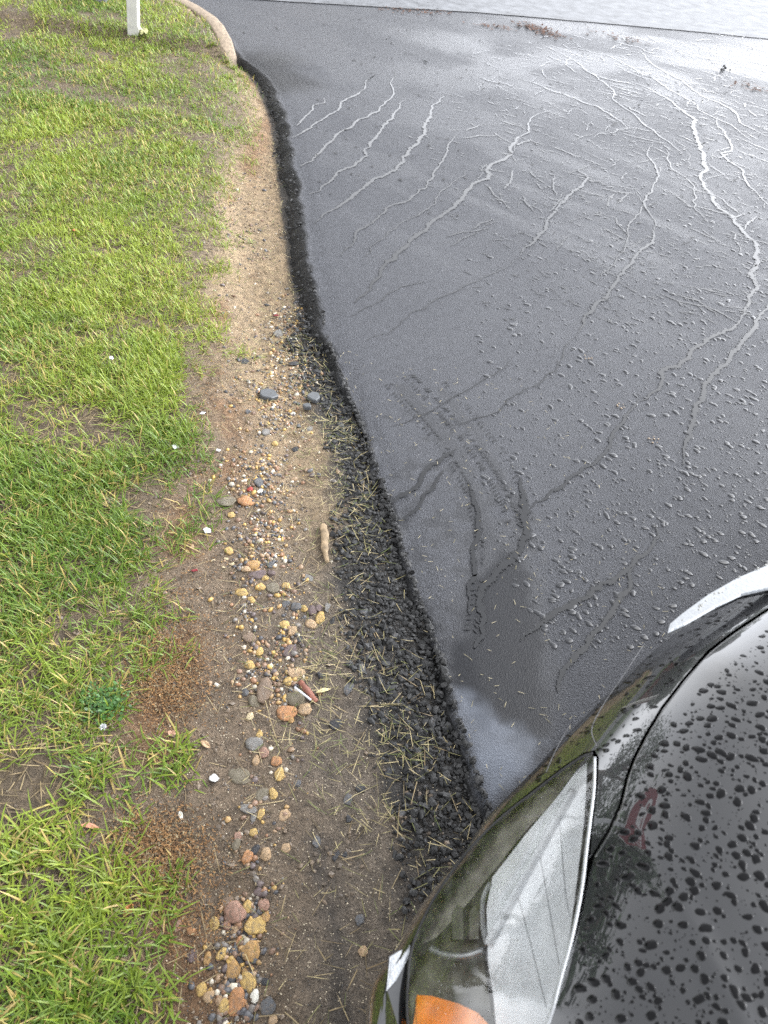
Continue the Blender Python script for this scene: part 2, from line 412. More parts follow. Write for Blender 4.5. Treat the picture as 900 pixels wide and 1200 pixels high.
# kerb: concrete, tapering into the ground where it ends
KB = [(272, 69), (264, 54), (247, 34), (228, 21), (205, 9), (175, -1), (130, -12)]
kw = [gp(*p) for p in KB]
kk = []
for a, b in zip(kw[:-1], kw[1:]):
    for i in range(8): kk.append(a+(b-a)*i/8)
kk.append(kw[-1]); kk = np.array(kk)
last = kk[-1]
kk = np.vstack([kk, [[last[0]-3, last[1]+.35, 0], [last[0]-40, last[1]+.4, 0]]])
tn = np.gradient(kk, axis=0); tn /= np.linalg.norm(tn, axis=1)[:, None]
nl = np.stack([-tn[:, 1], tn[:, 0], 0*tn[:, 0]], -1)            # to the lawn side
V = []
for i in range(len(kk)):
    h = -.05+.125*min(1, i/12)**.8; w0 = .07*min(1, .55+i/10)
    for (o1, z1) in ((-.062, -.1), (-.058, h*.5), (-.048, h*.93), (-.034, h), (.034, h+.004), (.046, h-.004), (.05, -.1)):
        V.append((kk[i][0]-nl[i][0]*o1, kk[i][1]-nl[i][1]*o1, z1))
me = npmesh('kerb', np.array(V), grid_faces(len(kk), 7)); me.shade_smooth(); tag(link('kerb', me, M['concrete']), 'tan concrete kerb curving from lawn to street', kind='structure')

# ------------------------------------------------------------------ grass
def blades(x, y, z, L, W, az, lean, bend, col, tipc, name, mat, label):
    n = len(x); lv = np.array([0, .38, .72, 1.0]); wd = np.array([.85, 1.0, .72, .08])
    V = np.zeros((n, 4, 2, 3), np.float32); Cc = np.zeros((n, 4, 2, 3), np.float32)
    hx = np.zeros(n); hz = np.zeros(n); dx, dy = np.cos(az), np.sin(az); px_, py_ = -dy, dx
    for k in range(4):
        if k:
            ang = lean+bend*(lv[k]+lv[k-1])/2; s = (lv[k]-lv[k-1])*L
            hx = hx+np.sin(ang)*s; hz = hz+np.cos(ang)*s
        cx = x+dx*hx; cy = y+dy*hx; cz = np.maximum(z+hz, z+.002)
        for j, sg in enumerate((-1, 1)):
            V[:, k, j, 0] = cx+px_*sg*W*wd[k]/2; V[:, k, j, 1] = cy+py_*sg*W*wd[k]/2; V[:, k, j, 2] = cz
            t = lv[k]**1.5
            Cc[:, k, j] = col*(1-t)+tipc*t
    b = np.arange(n)[:, None, None]*8+np.array([[0, 1, 3, 2], [2, 3, 5, 4], [4, 5, 7, 6]])[None]
    me = npmesh(name, V.reshape(-1, 3), b.reshape(-1, 4), Cc.reshape(-1, 3))
    return tag(link(name, me, mat), label, kind='stuff')

def scatter(n, x0, x1, y0, y1):
    return rng.uniform(x0, x1, n), rng.uniform(y0, y1, n)
def lawn_density(x, y):
    g = grass_x(y)-x
    edge_f = sst(-.10, .16, g+.28*(fbm(x, y, 5.5, 81)-.5)+.10*(fbm(x, y, 17, 82)-.5))
    nb = fbm(x, y, 4.6, 83, 3)
    bare = sst(.41, .49, nb+.05*(1-sst(.9, 1.5, y))+.06*(fbm(x, y, 13, 88)-.5))
    near = (1-sst(1.1, 2.6, y))*sst(-2.4, -1.2, x)
    dens = edge_f*np.clip(bare*(1-.25*near)+.06+.22*(1-near), 0, 1)
    top = sst(2.3, 3.0, y)*(1-sst(.15, .5, g))*sst(-.1, .1, g)   # thin grass on the slope near the driveway
    return dens*(1-.45*top)
gxs, gys, cid = [], [], []
for (x0, x1, y0, y1, nt, per, sp) in ((-1.7, .25, .0, 1.25, 5200, 13, .014), (-2.1, .1, 1.25, 2.5, 9000, 13, .017), (-3.6, -.2, 2.5, 4.4, 17500, 11, .023), (-5.5, -.8, 4.4, 7.6, 18500, 9, .032), (-3.6, -1.7, -.6, 1.25, 5200, 10, .018), (-3.8, -2.1, 1.25, 2.5, 3800, 10, .02), (-1.7, .1, -1.2, 0, 3000, 10, .018), (-9, -1.7, -3, 4.4, 6000, 8, .05), (-14, -4, 4.4, 7.6, 2500, 7, .06)):
    tx, ty = scatter(nt, x0, x1, y0, y1); keep = rng.random(nt) < lawn_density(tx, ty); tx, ty = tx[keep], ty[keep]
    k = rng.poisson(per*.8, len(tx))+2
    ix = np.repeat(np.arange(len(tx)), k)
    gxs.append(tx[ix]+rng.normal(0, sp, len(ix))); gys.append(ty[ix]+rng.normal(0, sp, len(ix))); cid.append(np.arange(len(tx))[ix]+sum(map(len, cid)))
# hand placed tufts that stand clear of the lawn
for (a, b, k) in ((215, 625, 40), (210, 645, 30), (207, 880, 60), (212, 900, 40), (200, 905, 30), (115, 905, 50), (60, 1120, 90), (100, 1160, 110), (140, 1190, 90), (30, 1160, 80), (80, 1190, 80), (230, 290, 25), (265, 290, 30), (222, 280, 25), (200, 1040, 40),
                  (180, 1060, 40), (190, 770, 20), (170, 700, 20), (110, 1185, 90), (60, 1195, 90), (150, 1150, 60), (20, 1190, 60), (270, 100, 30), (255, 180, 20), (280, 150, 20), (240, 640, 14), (266, 74, 60), (274, 80, 70), (258, 64, 50), (280, 88, 50), (248, 52, 40), (268, 92, 40)):
    p = on(a, b); gxs.append(p[0]+rng.normal(0, .018, k)); gys.append(p[1]+rng.normal(0, .018, k)); cid.append(np.full(k, 90000+a))
x = np.concatenate(gxs); y = np.concatenate(gys); cid = np.concatenate(cid)
ok = (edge_x(y)-x > np.where(y > 5.0, .05, .14)) & (y < 7.25); x, y, cid = x[ok], y[ok], cid[ok]; n = len(x)
dist = np.hypot(x, y)
tuft = hash2(cid, cid*0+3, 5)
L = rng.uniform(.026, .066, n)*(.7+.5*tuft)*(1+.05*(dist < 1.0))*(1-.34*sst(1.6, 3.2, dist)); W = rng.uniform(.0018, .0038, n)*(1+.5*sst(2.5, 6, dist)+.2*(dist < .9))
gn = fbm(x, y, 2.0, 91, 3)
green = lerp3((.072, .148, .018), (.205, .288, .036), np.clip(gn*1.5-.27+.45*(rng.random(n)-.5)+.5*(tuft-.5), 0, 1))
yel = rng.random(n) < (.07+.12*sst(.45, .6, fbm(x, y, 3.3, 93)))
green[yel] = lerp3((.25, .25, .055), (.37, .31, .12), rng.random(yel.sum()))
tip = green*np.array([1.35, 1.22, 1.25]); base = green*np.array([1.15, 1.0, .95])
blades(x, y, terr(x, y)-.002, L, W, rng.uniform(0, 2*math.pi, n), np.abs(rng.normal(.66, .42, n)), rng.uniform(.2, 1.3, n), base, tip, 'grass', M['grass'], 'short green lawn grass with thin bare patches')
# straw and thatch lying flat
tx, ty = scatter(110000, -4.2, .3, .05, 5.8); g = grass_x(ty)-tx
keep = (rng.random(len(tx)) < np.clip(sst(-.12, .1, g)*(.9-.12*ty)+.10*(g < -.1), 0, 1)) & (edge_x(ty)-tx > .02)
tx, ty = tx[keep], ty[keep]; n = len(tx)
cs = lerp3((.16, .115, .062), (.34, .27, .15), rng.random(n)); dk_ = rng.random(n) < .35; cs[dk_] *= .45
blades(tx, ty, terr(tx, ty)+.001, rng.uniform(.02, .07, n), rng.uniform(.001, .0024, n), rng.uniform(0, 6.28, n), rng.uniform(1.25, 1.6, n), rng.uniform(-.15, .2, n), cs, cs*1.05, 'straw', M['straw'], 'dry straw and dead thatch among the grass')
# mown clippings on the dirt, the rubble and the driveway edge
def strip_pts(n, lo, hi, y0=.2, y1=4.0, pw=1.0):
    yy = y0+(y1-y0)*rng.random(n)**pw; dd = rng.uniform(lo, hi, n); return edge_x(yy)-dd, yy
cl = [strip_pts(300, .02, .30, .25, 2.6), strip_pts(130, .0, .16, .25, 2.6), strip_pts(520, .1, .55, .25, 3.2), strip_pts(520, .08, .38, 1.9, 4.4), strip_pts(220, .0, .18, 1.5, 2.5)]
for (a, b, sp, k) in ((390, 790, .05, 70), (375, 770, .06, 60), (455, 870, .04, 40), (430, 960, .05, 40), (360, 860, .06, 60), (420, 640, .05, 40), (395, 560, .05, 50), (400, 510, .05, 50), (500, 880, .03, 25), (345, 415, .08, 40)):
    p = on(a, b); cl.append((p[0]+rng.normal(0, sp, k), p[1]+rng.normal(0, sp, k)))
tx = np.concatenate([c[0] for c in cl]); ty = np.concatenate([c[1] for c in cl]); ok = edge_x(ty)-tx > .004; tx, ty = tx[ok], ty[ok]; n = len(tx)
cs = lerp3((.09, .12, .03), (.30, .25, .12), rng.random(n)); q = rng.random(n) < .3; cs[q] = (.42, .35, .19)
blades(tx, ty, np.maximum(terr(tx, ty), -.03)+rng.uniform(.002, .012, n), rng.uniform(.012, .05, n)*(.6+.8*rng.random(n)), rng.uniform(.0007, .0017, n), rng.uniform(0, 6.28, n), rng.uniform(1.2, 1.65, n), rng.uniform(-.3, .3, n), cs, cs, 'grass_clippings', M['straw'], 'scattered mown grass clippings on the dirt and rubble')
bx = rng.uniform(0, 1, 340)**1.3*.75; by = rng.uniform(.72, 2.4, 340)
n = len(bx); cs = lerp3((.2, .18, .1), (.48, .42, .28), rng.random(n))
blades(edge_x(by)+.02+bx, by, np.full(n, .002), rng.uniform(.004, .02, n), rng.uniform(.0008, .0016, n), rng.uniform(0, 6.28, n), np.full(n, 1.5), rng.uniform(-.1, .1, n), cs, cs, 'chaff', M['straw'], 'tiny straw chaff stuck to the wet asphalt')

# ------------------------------------------------------------------ stones
def ico(sub):                    # subdivisions=1 is the bare icosahedron
    bm = bmesh.new(); bmesh.ops.create_icosphere(bm, subdivisions=sub, radius=1)
    V = np.array([v.co[:] for v in bm.verts]); Fc = np.array([[v.index for v in f.verts] for f in bm.faces]); bm.free(); return V, Fc
I1, I1F = ico(1); I2, I2F = ico(2); I3, I3F = ico(3)
def pile(name, x, y, z, r, col, mat, label, ang=0.5, flat=(.45, .8)):
    n = len(x); V0 = I1[None]*(1+ang*(rng.random((n, len(I1), 1))-.5)*1.2)
    sc = np.stack([r*rng.uniform(.75, 1.3, n), r*rng.uniform(.6, 1.0, n), r*rng.uniform(*flat, n)], -1)
    V0 = V0*sc[:, None]
    a = rng.uniform(0, 6.28, n)[:, None]; t = rng.normal(0, .35, n)[:, None]
    vx, vy, vz = V0[..., 0], V0[..., 1], V0[..., 2]
    vx, vz = vx*np.cos(t)-vz*np.sin(t), vx*np.sin(t)+vz*np.cos(t)
    V1 = np.stack([vx*np.cos(a)-vy*np.sin(a)+x[:, None], vx*np.sin(a)+vy*np.cos(a)+y[:, None], vz+z[:, None]], -1)
    Fa = (I1F[None]+np.arange(n)[:, None, None]*len(I1)).reshape(-1, 3)
    cc = np.repeat(col[:, None], len(I1), 1)
    me = npmesh(name, V1.reshape(-1, 3), Fa, cc.reshape(-1, 3))
    if ang < .4: me.shade_smooth()
    else: me.shade_flat()
    return tag(link(name, me, mat), label, kind='stuff')
pal = np.array([(.42, .27, .085), (.36, .23, .10), (.30, .2, .12), (.5, .45, .36), (.09, .09, .095), (.06, .06, .065), (.19, .12, .08), (.24, .13, .07), (.15, .135, .12), (.11, .085, .08)])
# loose pebbly grit along the strip
k = 11000; yy = .25+2.6*rng.random(k)**1.1; dd = rng.normal(.33, .10, k); gw = np.array([on(*q)[:2] for q in ((350, 400), (312, 500), (300, 580), (315, 690), (322, 800), (303, 900), (297, 1000), (280, 1120), (270, 1200))])[::-1]; cxg = np.interp(yy, gw[:, 1], gw[:, 0]); x = cxg+(dd-.33)*(.35+.38*sst(.4, 1.2, yy)+.3*sst(1.2, 2.2, yy)); dd = np.where(edge_x(yy)-x > .05, dd, 0)
den = np.clip(1.25*sst(.44, .60, fbm(x, yy, 6, 101)), .10, 1)*np.clip(1.25-np.abs(dd-.33)/.16, .15, 1); ok = (rng.random(k) < den) & (dd > .05) & (grass_x(yy)-x < .08); x, yy = x[ok], yy[ok]
n = len(x); r = .0016+.0078*rng.random(n)**3.3
pile('gravel', x, yy, terr(x, yy)+r*.15, r, pal[rng.integers(0, len(pal), n)]*rng.uniform(.7, 1.15, (n, 1)), M['grit'], 'fine mixed gravel pressed into the dirt strip', .3)
k = 20000; yy = .25+3.2*rng.random(k)**1.3; x = edge_x(yy)-rng.uniform(.02, .75, k); ok = grass_x(yy)-x < .05; x, yy = x[ok], yy[ok]; n = len(x)
r = rng.uniform(.0006, .0018, n); pile('coarse_sand', x, yy, terr(x, yy)+r*.3, r, lerp3((.42, .36, .26), (.06, .055, .05), (rng.random(n) < .5)*1.0)*rng.uniform(.6, 1.2, (n, 1)), M['grit'], 'coarse sand grains over the bare earth', .4)
k = 9000; yy = .2+4.2*rng.random(k)**1.2; x = edge_x(yy)-rng.uniform(.1, 1.0, k); ok = (rng.random(k) < sst(.45, .6, fbm(x, yy, 7, 131))) & (grass_x(yy)-x < .25); x, yy = x[ok], yy[ok]; n = len(x)
r = .0015+.0055*rng.random(n)**2.2; pile('soil_clods', x, yy, terr(x, yy)+r*.1, r, lerp3((.075, .058, .042), (.155, .115, .078), rng.random(n)), M['grit'], 'small crumbly clods of brown soil', .75)
k = 700; yy = 1.7+2.3*rng.random(k)**1.2; x = edge_x(yy)-rng.uniform(.1, .42, k); ok = grass_x(yy)-x < .04; x, yy = x[ok], yy[ok]; n = len(x); r = .002+.009*rng.random(n)**3.5
pile('stone_chips', x, yy, terr(x, yy)+r*.15, r, pal[rng.integers(2, len(pal), n)]*rng.uniform(.6, 1.1, (n, 1)), M['grit'], 'loose stone chips on the sandy far strip', .6)
# crumbled asphalt
k = 19000; yy = .2+2.5*rng.random(k); dd = np.abs(rng.normal(0, .125, k)); x = edge_x(yy)-dd+.012
lim = .24-.10*sst(1.3, 1.8, yy)+.08*(fbm(x, yy, 9, 41)-.5)*2; ok = (dd < lim) & (rng.random(k) < np.clip(sst(.2, .7, yy)+.15, 0, 1)*(1-.75*sst(2.1, 2.7, yy))); x, yy, dd = x[ok], yy[ok], dd[ok]; n = len(x)
r = .0017+.0085*rng.random(n)**4
pile('asphalt_rubble', x, yy, np.where(dd < .012, -.004, np.maximum(terr(x, yy), -.04))+r*.25+.018*np.clip(1-dd/.05, 0, 1)*(rng.random(n)), r, np.full((n, 3), .020)*rng.uniform(.5, 1.9, (n, 1)), M['rubble'], 'black crumbled asphalt along the driveway edge', .85, (.5, .95))
k = 450; yy = 2.3+3.2*rng.random(k); dd = np.abs(rng.normal(.0, .055, k)); x = edge_x(yy)-dd; ok = dd < .13; x, yy, dd = x[ok], yy[ok], dd[ok]; n = len(x); r = .003+.008*rng.random(n)**3
pile('asphalt_crumbs', x, yy, -.068*np.clip(dd/.11, 0, 1)+.0, r, np.full((n, 3), .02)*rng.uniform(.5, 1.6, (n, 1)), M['rubble'], 'black crumbs on the broken side of the asphalt', .85)
# rust coloured catkin litter
lx, ly, lz = [], [], []
for (a, b, sx, sy, k) in ((197, 770, .05, .06, 2300), (196, 810, .05, .05, 2300), (184, 990, .05, .04, 2600), (205, 1010, .05, .03, 900), (225, 1090, .04, .05, 500), (240, 470, .02, .25, 700), (235, 430, .02, .2, 350), (195, 1060, .06, .03, 500), (260, 720, .08, .15, 250), (300, 160, .12, .5, 250), (205, 700, .05, .1, 500), (240, 560, .05, .1, 300)):
    p = on(a, b); lx.append(p[0]+rng.normal(0, sx, k)); ly.append(p[1]+rng.normal(0, sy, k))
x = np.concatenate(lx); yy = np.concatenate(ly); ok = edge_x(yy)-x > .12; x, yy = x[ok], yy[ok]; n = len(x)
cs = lerp3((.07, .036, .016), (.30, .165, .065), rng.random(n)**1.3); q = rng.random(n) < .2; cs[q] = lerp3((.09, .07, .045), (.3, .24, .14), rng.random(q.sum()))
blades(x, yy, terr(x, yy)+rng.uniform(.001, .008, n), rng.uniform(.003, .009, n), rng.uniform(.0012, .003, n), rng.uniform(0, 6.28, n), rng.uniform(.7, 1.6, n), rng.uniform(-.8, .8, n), cs, cs, 'leaf_litter', M['litter'], 'rust coloured catkin litter at the lawn edge')
lx, ly = [], []
for (a, b, c, e, k) in ((612, 29, 652, 44, 150), (700, 38, 745, 50, 45), (870, 100, 900, 110, 30), (560, 30, 600, 34, 40), (450, 12, 520, 16, 60)):
    t = rng.random(k); p, q = gp(a, b), gp(c, e); lx.append(p[0]+(q[0]-p[0])*t+rng.normal(0, .06, k)); ly.append(p[1]+(q[1]-p[1])*t+rng.normal(0, .05, k))
x = np.concatenate(lx); yy = np.concatenate(ly); n = len(x); cs = lerp3((.045, .024, .016), (.11, .055, .035), rng.random(n))
blades(x, yy, np.full(n, .006), rng.uniform(.02, .05, n), rng.uniform(.01, .022, n), rng.uniform(0, 6.28, n), rng.uniform(1.2, 1.6, n), rng.uniform(-.3, .3, n), cs, cs, 'dead_leaves', M['litter'], 'brown dead leaf bits washed onto the upper driveway')
x, yy = rng.uniform(-1.6, 4, 420), rng.uniform(3.6, 8, 420); ok = x > edge_x(yy)+.1; x, yy = x[ok], yy[ok]; n = len(x)
blades(x, yy, np.full(n, .003), rng.uniform(.012, .035, n), rng.uniform(.006, .014, n), rng.uniform(0, 6.28, n), rng.uniform(1.3, 1.6, n), rng.uniform(-.3, .3, n), np.full((n, 3), .03)*rng.uniform(.5, 1.8, (n, 1)), np.full((n, 3), .03), 'dark_debris', M['litter'], 'dark specks of debris on the wet driveway')

STCOL = dict(mustard=(.47, .315, .10), ochre=(.38, .22, .075), tan=(.40, .27, .15), brown=(.17, .115, .075), pinkish=(.30, .17, .12), black=(.026, .026, .029), slate=(.075, .08, .088), grey=(.17, .165, .155),
             white=(.68, .66, .58), olive=(.135, .115, .075), purple=(.11, .075, .075), orange=(.40, .19, .075), red=(.34, .04, .03), cream=(.56, .46, .28))
smat = {}
def stone_mat(c):
    if c not in smat:
        t = NT(c+'_stone'); n1 = t.noise(1.6, 6); n2 = t.noise(7, 5, rough=.7)
        cc = t.mix(1.0, STCOL[c], t.ramp(n1.outputs[0], [(.25, .72), (.75, 1.2)]), 'MULTIPLY'); cc = t.mix(1.0, cc, t.ramp(n2.outputs[0], [(.3, .78), (.7, 1.2)]), 'MULTIPLY')
        mud = t.ramp(t.noise(2.6, 6, rough=.65).outputs[0], [(.46, 0), (.66, .8)]); cc = t.mix(mud, cc, (.115, .09, .066)) if c not in ('white', 'black', 'red') else cc
        t.set(Base_Color=cc, Roughness=.55, Normal=t.bump(n2.outputs[0], .4, .25)); smat[c] = t.m
    return smat[c]
def stone_mesh(seed, angular):
    r_ = np.random.default_rng(seed)
    if angular:
        bm = bmesh.new()
        for q in r_.normal(0, 1, (13, 3)):
            q = q/np.linalg.norm(q)*r_.uniform(.8, 1.05); bm.verts.new(tuple(q))
        bmesh.ops.convex_hull(bm, input=bm.verts[:])
        bmesh.ops.delete(bm, geom=[v for v in bm.verts if not v.link_faces], context='VERTS')
        bmesh.ops.bevel(bm, geom=bm.edges[:], offset=.05, segments=1, affect='EDGES')
        me = bpy.data.meshes.new('chunk'); bm.to_mesh(me); bm.free(); return me
    V = I3.copy(); o = r_.uniform(0, 50, 3)
    for i, p in enumerate(V):
        q = p*.9+o; V[i] = p*(1+.42*noise.noise(q*1.15)+.16*noise.noise(q*2.7+Vector((5, 0, 0)))+.05*noise.noise(q*7))
    me = npmesh('pebble', V, I3F); me.shade_smooth(); return me
# (px, py, w, h, colour, shape, own landmark label or None)
ST = [
 (274, 1071, 25, 20, 'pinkish', 'round', 'large pinkish brown stone among yellow pebbles near the bottom'), (267, 1059, 15, 11, 'brown', 'flat', None), (300, 1084, 25, 18, 'mustard', 'flat', 'broad cracked mustard yellow stone, widest yellow one of the lower cluster'),
 (290, 1063, 12, 11, 'mustard', 'round', None), (309, 1061, 12, 10, 'pinkish', 'round', None), (311, 1075, 10, 9, 'ochre', 'round', None), (251, 1083, 12, 13, 'mustard', 'lumpy', None), (266, 1084, 9, 9, 'pinkish', 'round', None),
 (275, 1090, 9, 9, 'tan', 'round', None), (288, 1094, 12, 10, 'black', 'angular', None), (293, 1117, 20, 18, 'ochre', 'lumpy', 'lumpy ochre stone below the broad cracked yellow stone'), (260, 1118, 11, 12, 'mustard', 'round', None), (243, 1124, 9, 13, 'ochre', 'round', None),
 (281, 1126, 14, 10, 'black', 'angular', None), (274, 1117, 13, 9, 'slate', 'angular', None), (273, 1137, 17, 17, 'ochre', 'lumpy', None), (290, 1151, 17, 19, 'mustard', 'lumpy', None), (278, 1156, 14, 13, 'black', 'angular', None),
 (311, 1151, 13, 9, 'black', 'angular', None), (298, 1169, 9, 15, 'white', 'smooth', 'smooth oval white pebble low in the yellow cluster'), (277, 1173, 22, 22, 'orange', 'lumpy', 'rough orange brown stone beside the oval white pebble'), (263, 1180, 14, 13, 'mustard', 'round', None),
 (236, 1160, 11, 11, 'mustard', 'round', None), (244, 1168, 12, 10, 'tan', 'round', None), (314, 1180, 18, 16, 'slate', 'flat', 'flat dark grey stone at the bottom of the yellow cluster'), (299, 1182, 12, 9, 'black', 'angular', None), (320, 1196, 10, 9, 'tan', 'round', None),
 (257, 1173, 8, 10, 'tan', 'round', None), (224, 1122, 11, 12, 'purple', 'round', None), (280, 1104, 8, 12, 'orange', 'round', None), (225, 1092, 11, 7, 'orange', 'round', None), (208, 1086, 9, 10, 'pinkish', 'lumpy', None), (286, 1139, 5, 6, 'ochre', 'round', None),
 (291, 948, 21, 10, 'grey', 'flat', 'flat pale grey shell-like stone on the bare dirt'), (297, 959, 8, 10, 'grey', 'angular', None), (306, 954, 8, 17, 'mustard', 'lumpy', None), (320, 931, 9, 17, 'mustard', 'lumpy', None), (327, 909, 10, 14, 'mustard', 'lumpy', None), (333, 955, 15, 10, 'tan', 'flat', None),
 (349, 918, 13, 9, 'slate', 'angular', None), (281, 910, 25, 15, 'olive', 'flat', 'wide flat olive brown stone half sunk in dirt'), (306, 931, 12, 13, 'olive', 'flat', None), (297, 976, 10, 8, 'mustard', 'round', None), (299, 996, 11, 14, 'black', 'angular', None), (291, 1005, 13, 14, 'orange', 'round', None),
 (311, 1002, 12, 12, 'tan', 'round', None), (276, 991, 9, 12, 'olive', 'round', None), (371, 986, 12, 17, 'slate', 'angular', 'long dark slate chip lying alone on grey dirt'), (394, 1003, 10, 15, 'black', 'angular', None), (409, 960, 11, 11, 'black', 'angular', None), (408, 937, 13, 14, 'slate', 'angular', None),
 (335, 994, 11, 9, 'tan', 'flat', None), (303, 1046, 12, 9, 'purple', 'round', None), (279, 981, 9, 9, 'pinkish', 'round', None), (422, 1078, 13, 12, 'slate', 'angular', 'dark angular chip alone on the bare grey dirt'), (425, 1116, 10, 9, 'tan', 'round', 'small brown pebble alone near the car nose'),
 (310, 809, 20, 26, 'brown', 'smooth', 'large smooth oblong brown stone in the mid strip'), (298, 823, 14, 12, 'olive', 'smooth', None), (346, 820, 20, 15, 'olive', 'smooth', 'olive oval stone under the thin white stick'), (335, 836, 20, 16, 'orange', 'smooth', 'smooth orange stone, roundest of the mid strip'), (357, 832, 16, 14, 'tan', 'lumpy', None),
 (338, 799, 11, 9, 'mustard', 'round', None), (348, 789, 20, 10, 'tan', 'flat', None), (292, 780, 12, 9, 'mustard', 'round', None), (303, 765, 10, 10, 'mustard', 'round', None), (394, 849, 18, 15, 'black', 'angular', 'squarish black asphalt chunk beside straw clippings'), (409, 807, 15, 18, 'slate', 'angular', None),
 (376, 792, 13, 11, 'black', 'angular', None), (297, 872, 17, 13, 'grey', 'smooth', None), (309, 883, 12, 11, 'pinkish', 'round', None), (300, 891, 8, 11, 'tan', 'round', None), (324, 893, 12, 10, 'orange', 'round', None), (287, 812, 8, 9, 'slate', 'round', None), (341, 845, 7, 6, 'ochre', 'round', None), (340, 763, 16, 13, 'purple', 'flat', None),
 (268, 646, 12, 8, 'mustard', 'round', None), (298, 663, 17, 10, 'ochre', 'smooth', 'smooth yellow orange oval stone, topmost of the middle cluster'), (301, 674, 18, 9, 'purple', 'smooth', 'long purple brown stone below the yellow orange oval'), (283, 695, 16, 9, 'mustard', 'lumpy', None), (305, 688, 11, 8, 'mustard', 'round', None), (335, 687, 9, 8, 'mustard', 'round', None), (294, 704, 9, 7, 'mustard', 'round', None),
 (319, 690, 14, 12, 'olive', 'flat', None), (375, 724, 11, 13, 'mustard', 'smooth', 'bright yellow pebble at the rim of the black rubble'), (364, 732, 15, 10, 'tan', 'smooth', None), (365, 716, 10, 11, 'purple', 'round', None), (373, 713, 8, 8, 'purple', 'round', None), (383, 713, 12, 13, 'grey', 'angular', None), (335, 708, 11, 11, 'slate', 'angular', None), (347, 712, 12, 10, 'slate', 'round', None),
 (356, 714, 8, 7, 'mustard', 'round', None), (333, 733, 11, 8, 'mustard', 'round', None), (343, 740, 11, 10, 'tan', 'round', None), (351, 750, 11, 11, 'black', 'angular', None), (292, 748, 14, 10, 'brown', 'smooth', None), (362, 678, 14, 9, 'grey', 'angular', None), (271, 604, 9, 7, 'mustard', 'lumpy', None), (317, 662, 12, 10, 'slate', 'angular', None), (318, 672, 9, 7, 'purple', 'round', None), (310, 678, 8, 6, 'mustard', 'round', None), (288, 668, 10, 7, 'tan', 'round', None),
 (311, 507, 10, 9, 'grey', 'smooth', None), (303, 566, 13, 11, 'slate', 'smooth', 'smooth blue grey pebble high in the strip'), (288, 588, 17, 12, 'orange', 'smooth', 'orange tan stone left of a flat grey one'), (264, 588, 20, 13, 'olive', 'flat', 'flat grey brown stone nearest the lawn edge'), (293, 574, 7, 6, 'red', 'round', 'tiny red pebble touching the blue grey one'), (346, 527, 10, 8, 'black', 'angular', None), (292, 549, 9, 8, 'black', 'angular', None),
 (363, 503, 8, 9, 'grey', 'angular', None), (322, 521, 7, 6, 'mustard', 'round', None), (305, 576, 6, 6, 'white', 'round', None), (326, 392, 12, 11, 'grey', 'smooth', 'rounded pinkish grey stone at the far end of the strip'), (330, 412, 13, 6, 'slate', 'angular', None), (344, 427, 16, 8, 'black', 'angular', None), (290, 483, 11, 7, 'slate', 'angular', None), (286, 424, 13, 11, 'black', 'angular', None), (275, 476, 9, 7, 'black', 'angular', None),
 (344, 485, 7, 5, 'white', 'angular', None), (344, 398, 8, 5, 'white', 'round', None), (250, 657, 7, 4, 'cream', 'angular', None), (272, 661, 9, 6, 'cream', 'angular', None), (262, 665, 8, 4, 'cream', 'angular', None), (265, 655, 8, 4, 'cream', 'angular', None), (293, 840, 8, 9, 'cream', 'lumpy', None), (304, 861, 7, 10, 'mustard', 'lumpy', None),
 (440, 806, 13, 14, 'black', 'angular', None), (423, 925, 14, 10, 'black', 'angular', None), (405, 1003, 9, 10, 'black', 'angular', None), (464, 746, 14, 10, 'slate', 'angular', None), (427, 717, 14, 10, 'slate', 'angular', None), (508, 847, 12, 14, 'slate', 'angular', None), (424, 784, 11, 16, 'slate', 'angular', None), (470, 955, 15, 11, 'slate', 'angular', None), (455, 905, 12, 11, 'black', 'angular', None)]
CW = dict(mustard='mustard yellow', ochre='ochre yellow', tan='tan', brown='brown', pinkish='pinkish brown', black='black', slate='dark slate', grey='grey', white='white', olive='olive brown', purple='purple brown', orange='orange', red='red', cream='cream')
SHORT = {}
for s in ST:
    if s[6]: SHORT[s[:2]] = s[6]
def where(s):
    best = []
    for q in ST:
        if q[6] and q is not s:
            best.append((math.hypot(q[0]-s[0], q[1]-s[1]), q))
    best.sort(key=lambda b: b[0]); return best
def direction(dx, dy):
    return ('below' if dy > 0 else 'above') if abs(dy) >= abs(dx) else ('right of' if dx > 0 else 'left of')
used = set(s[6] for s in ST if s[6])
protos = {}
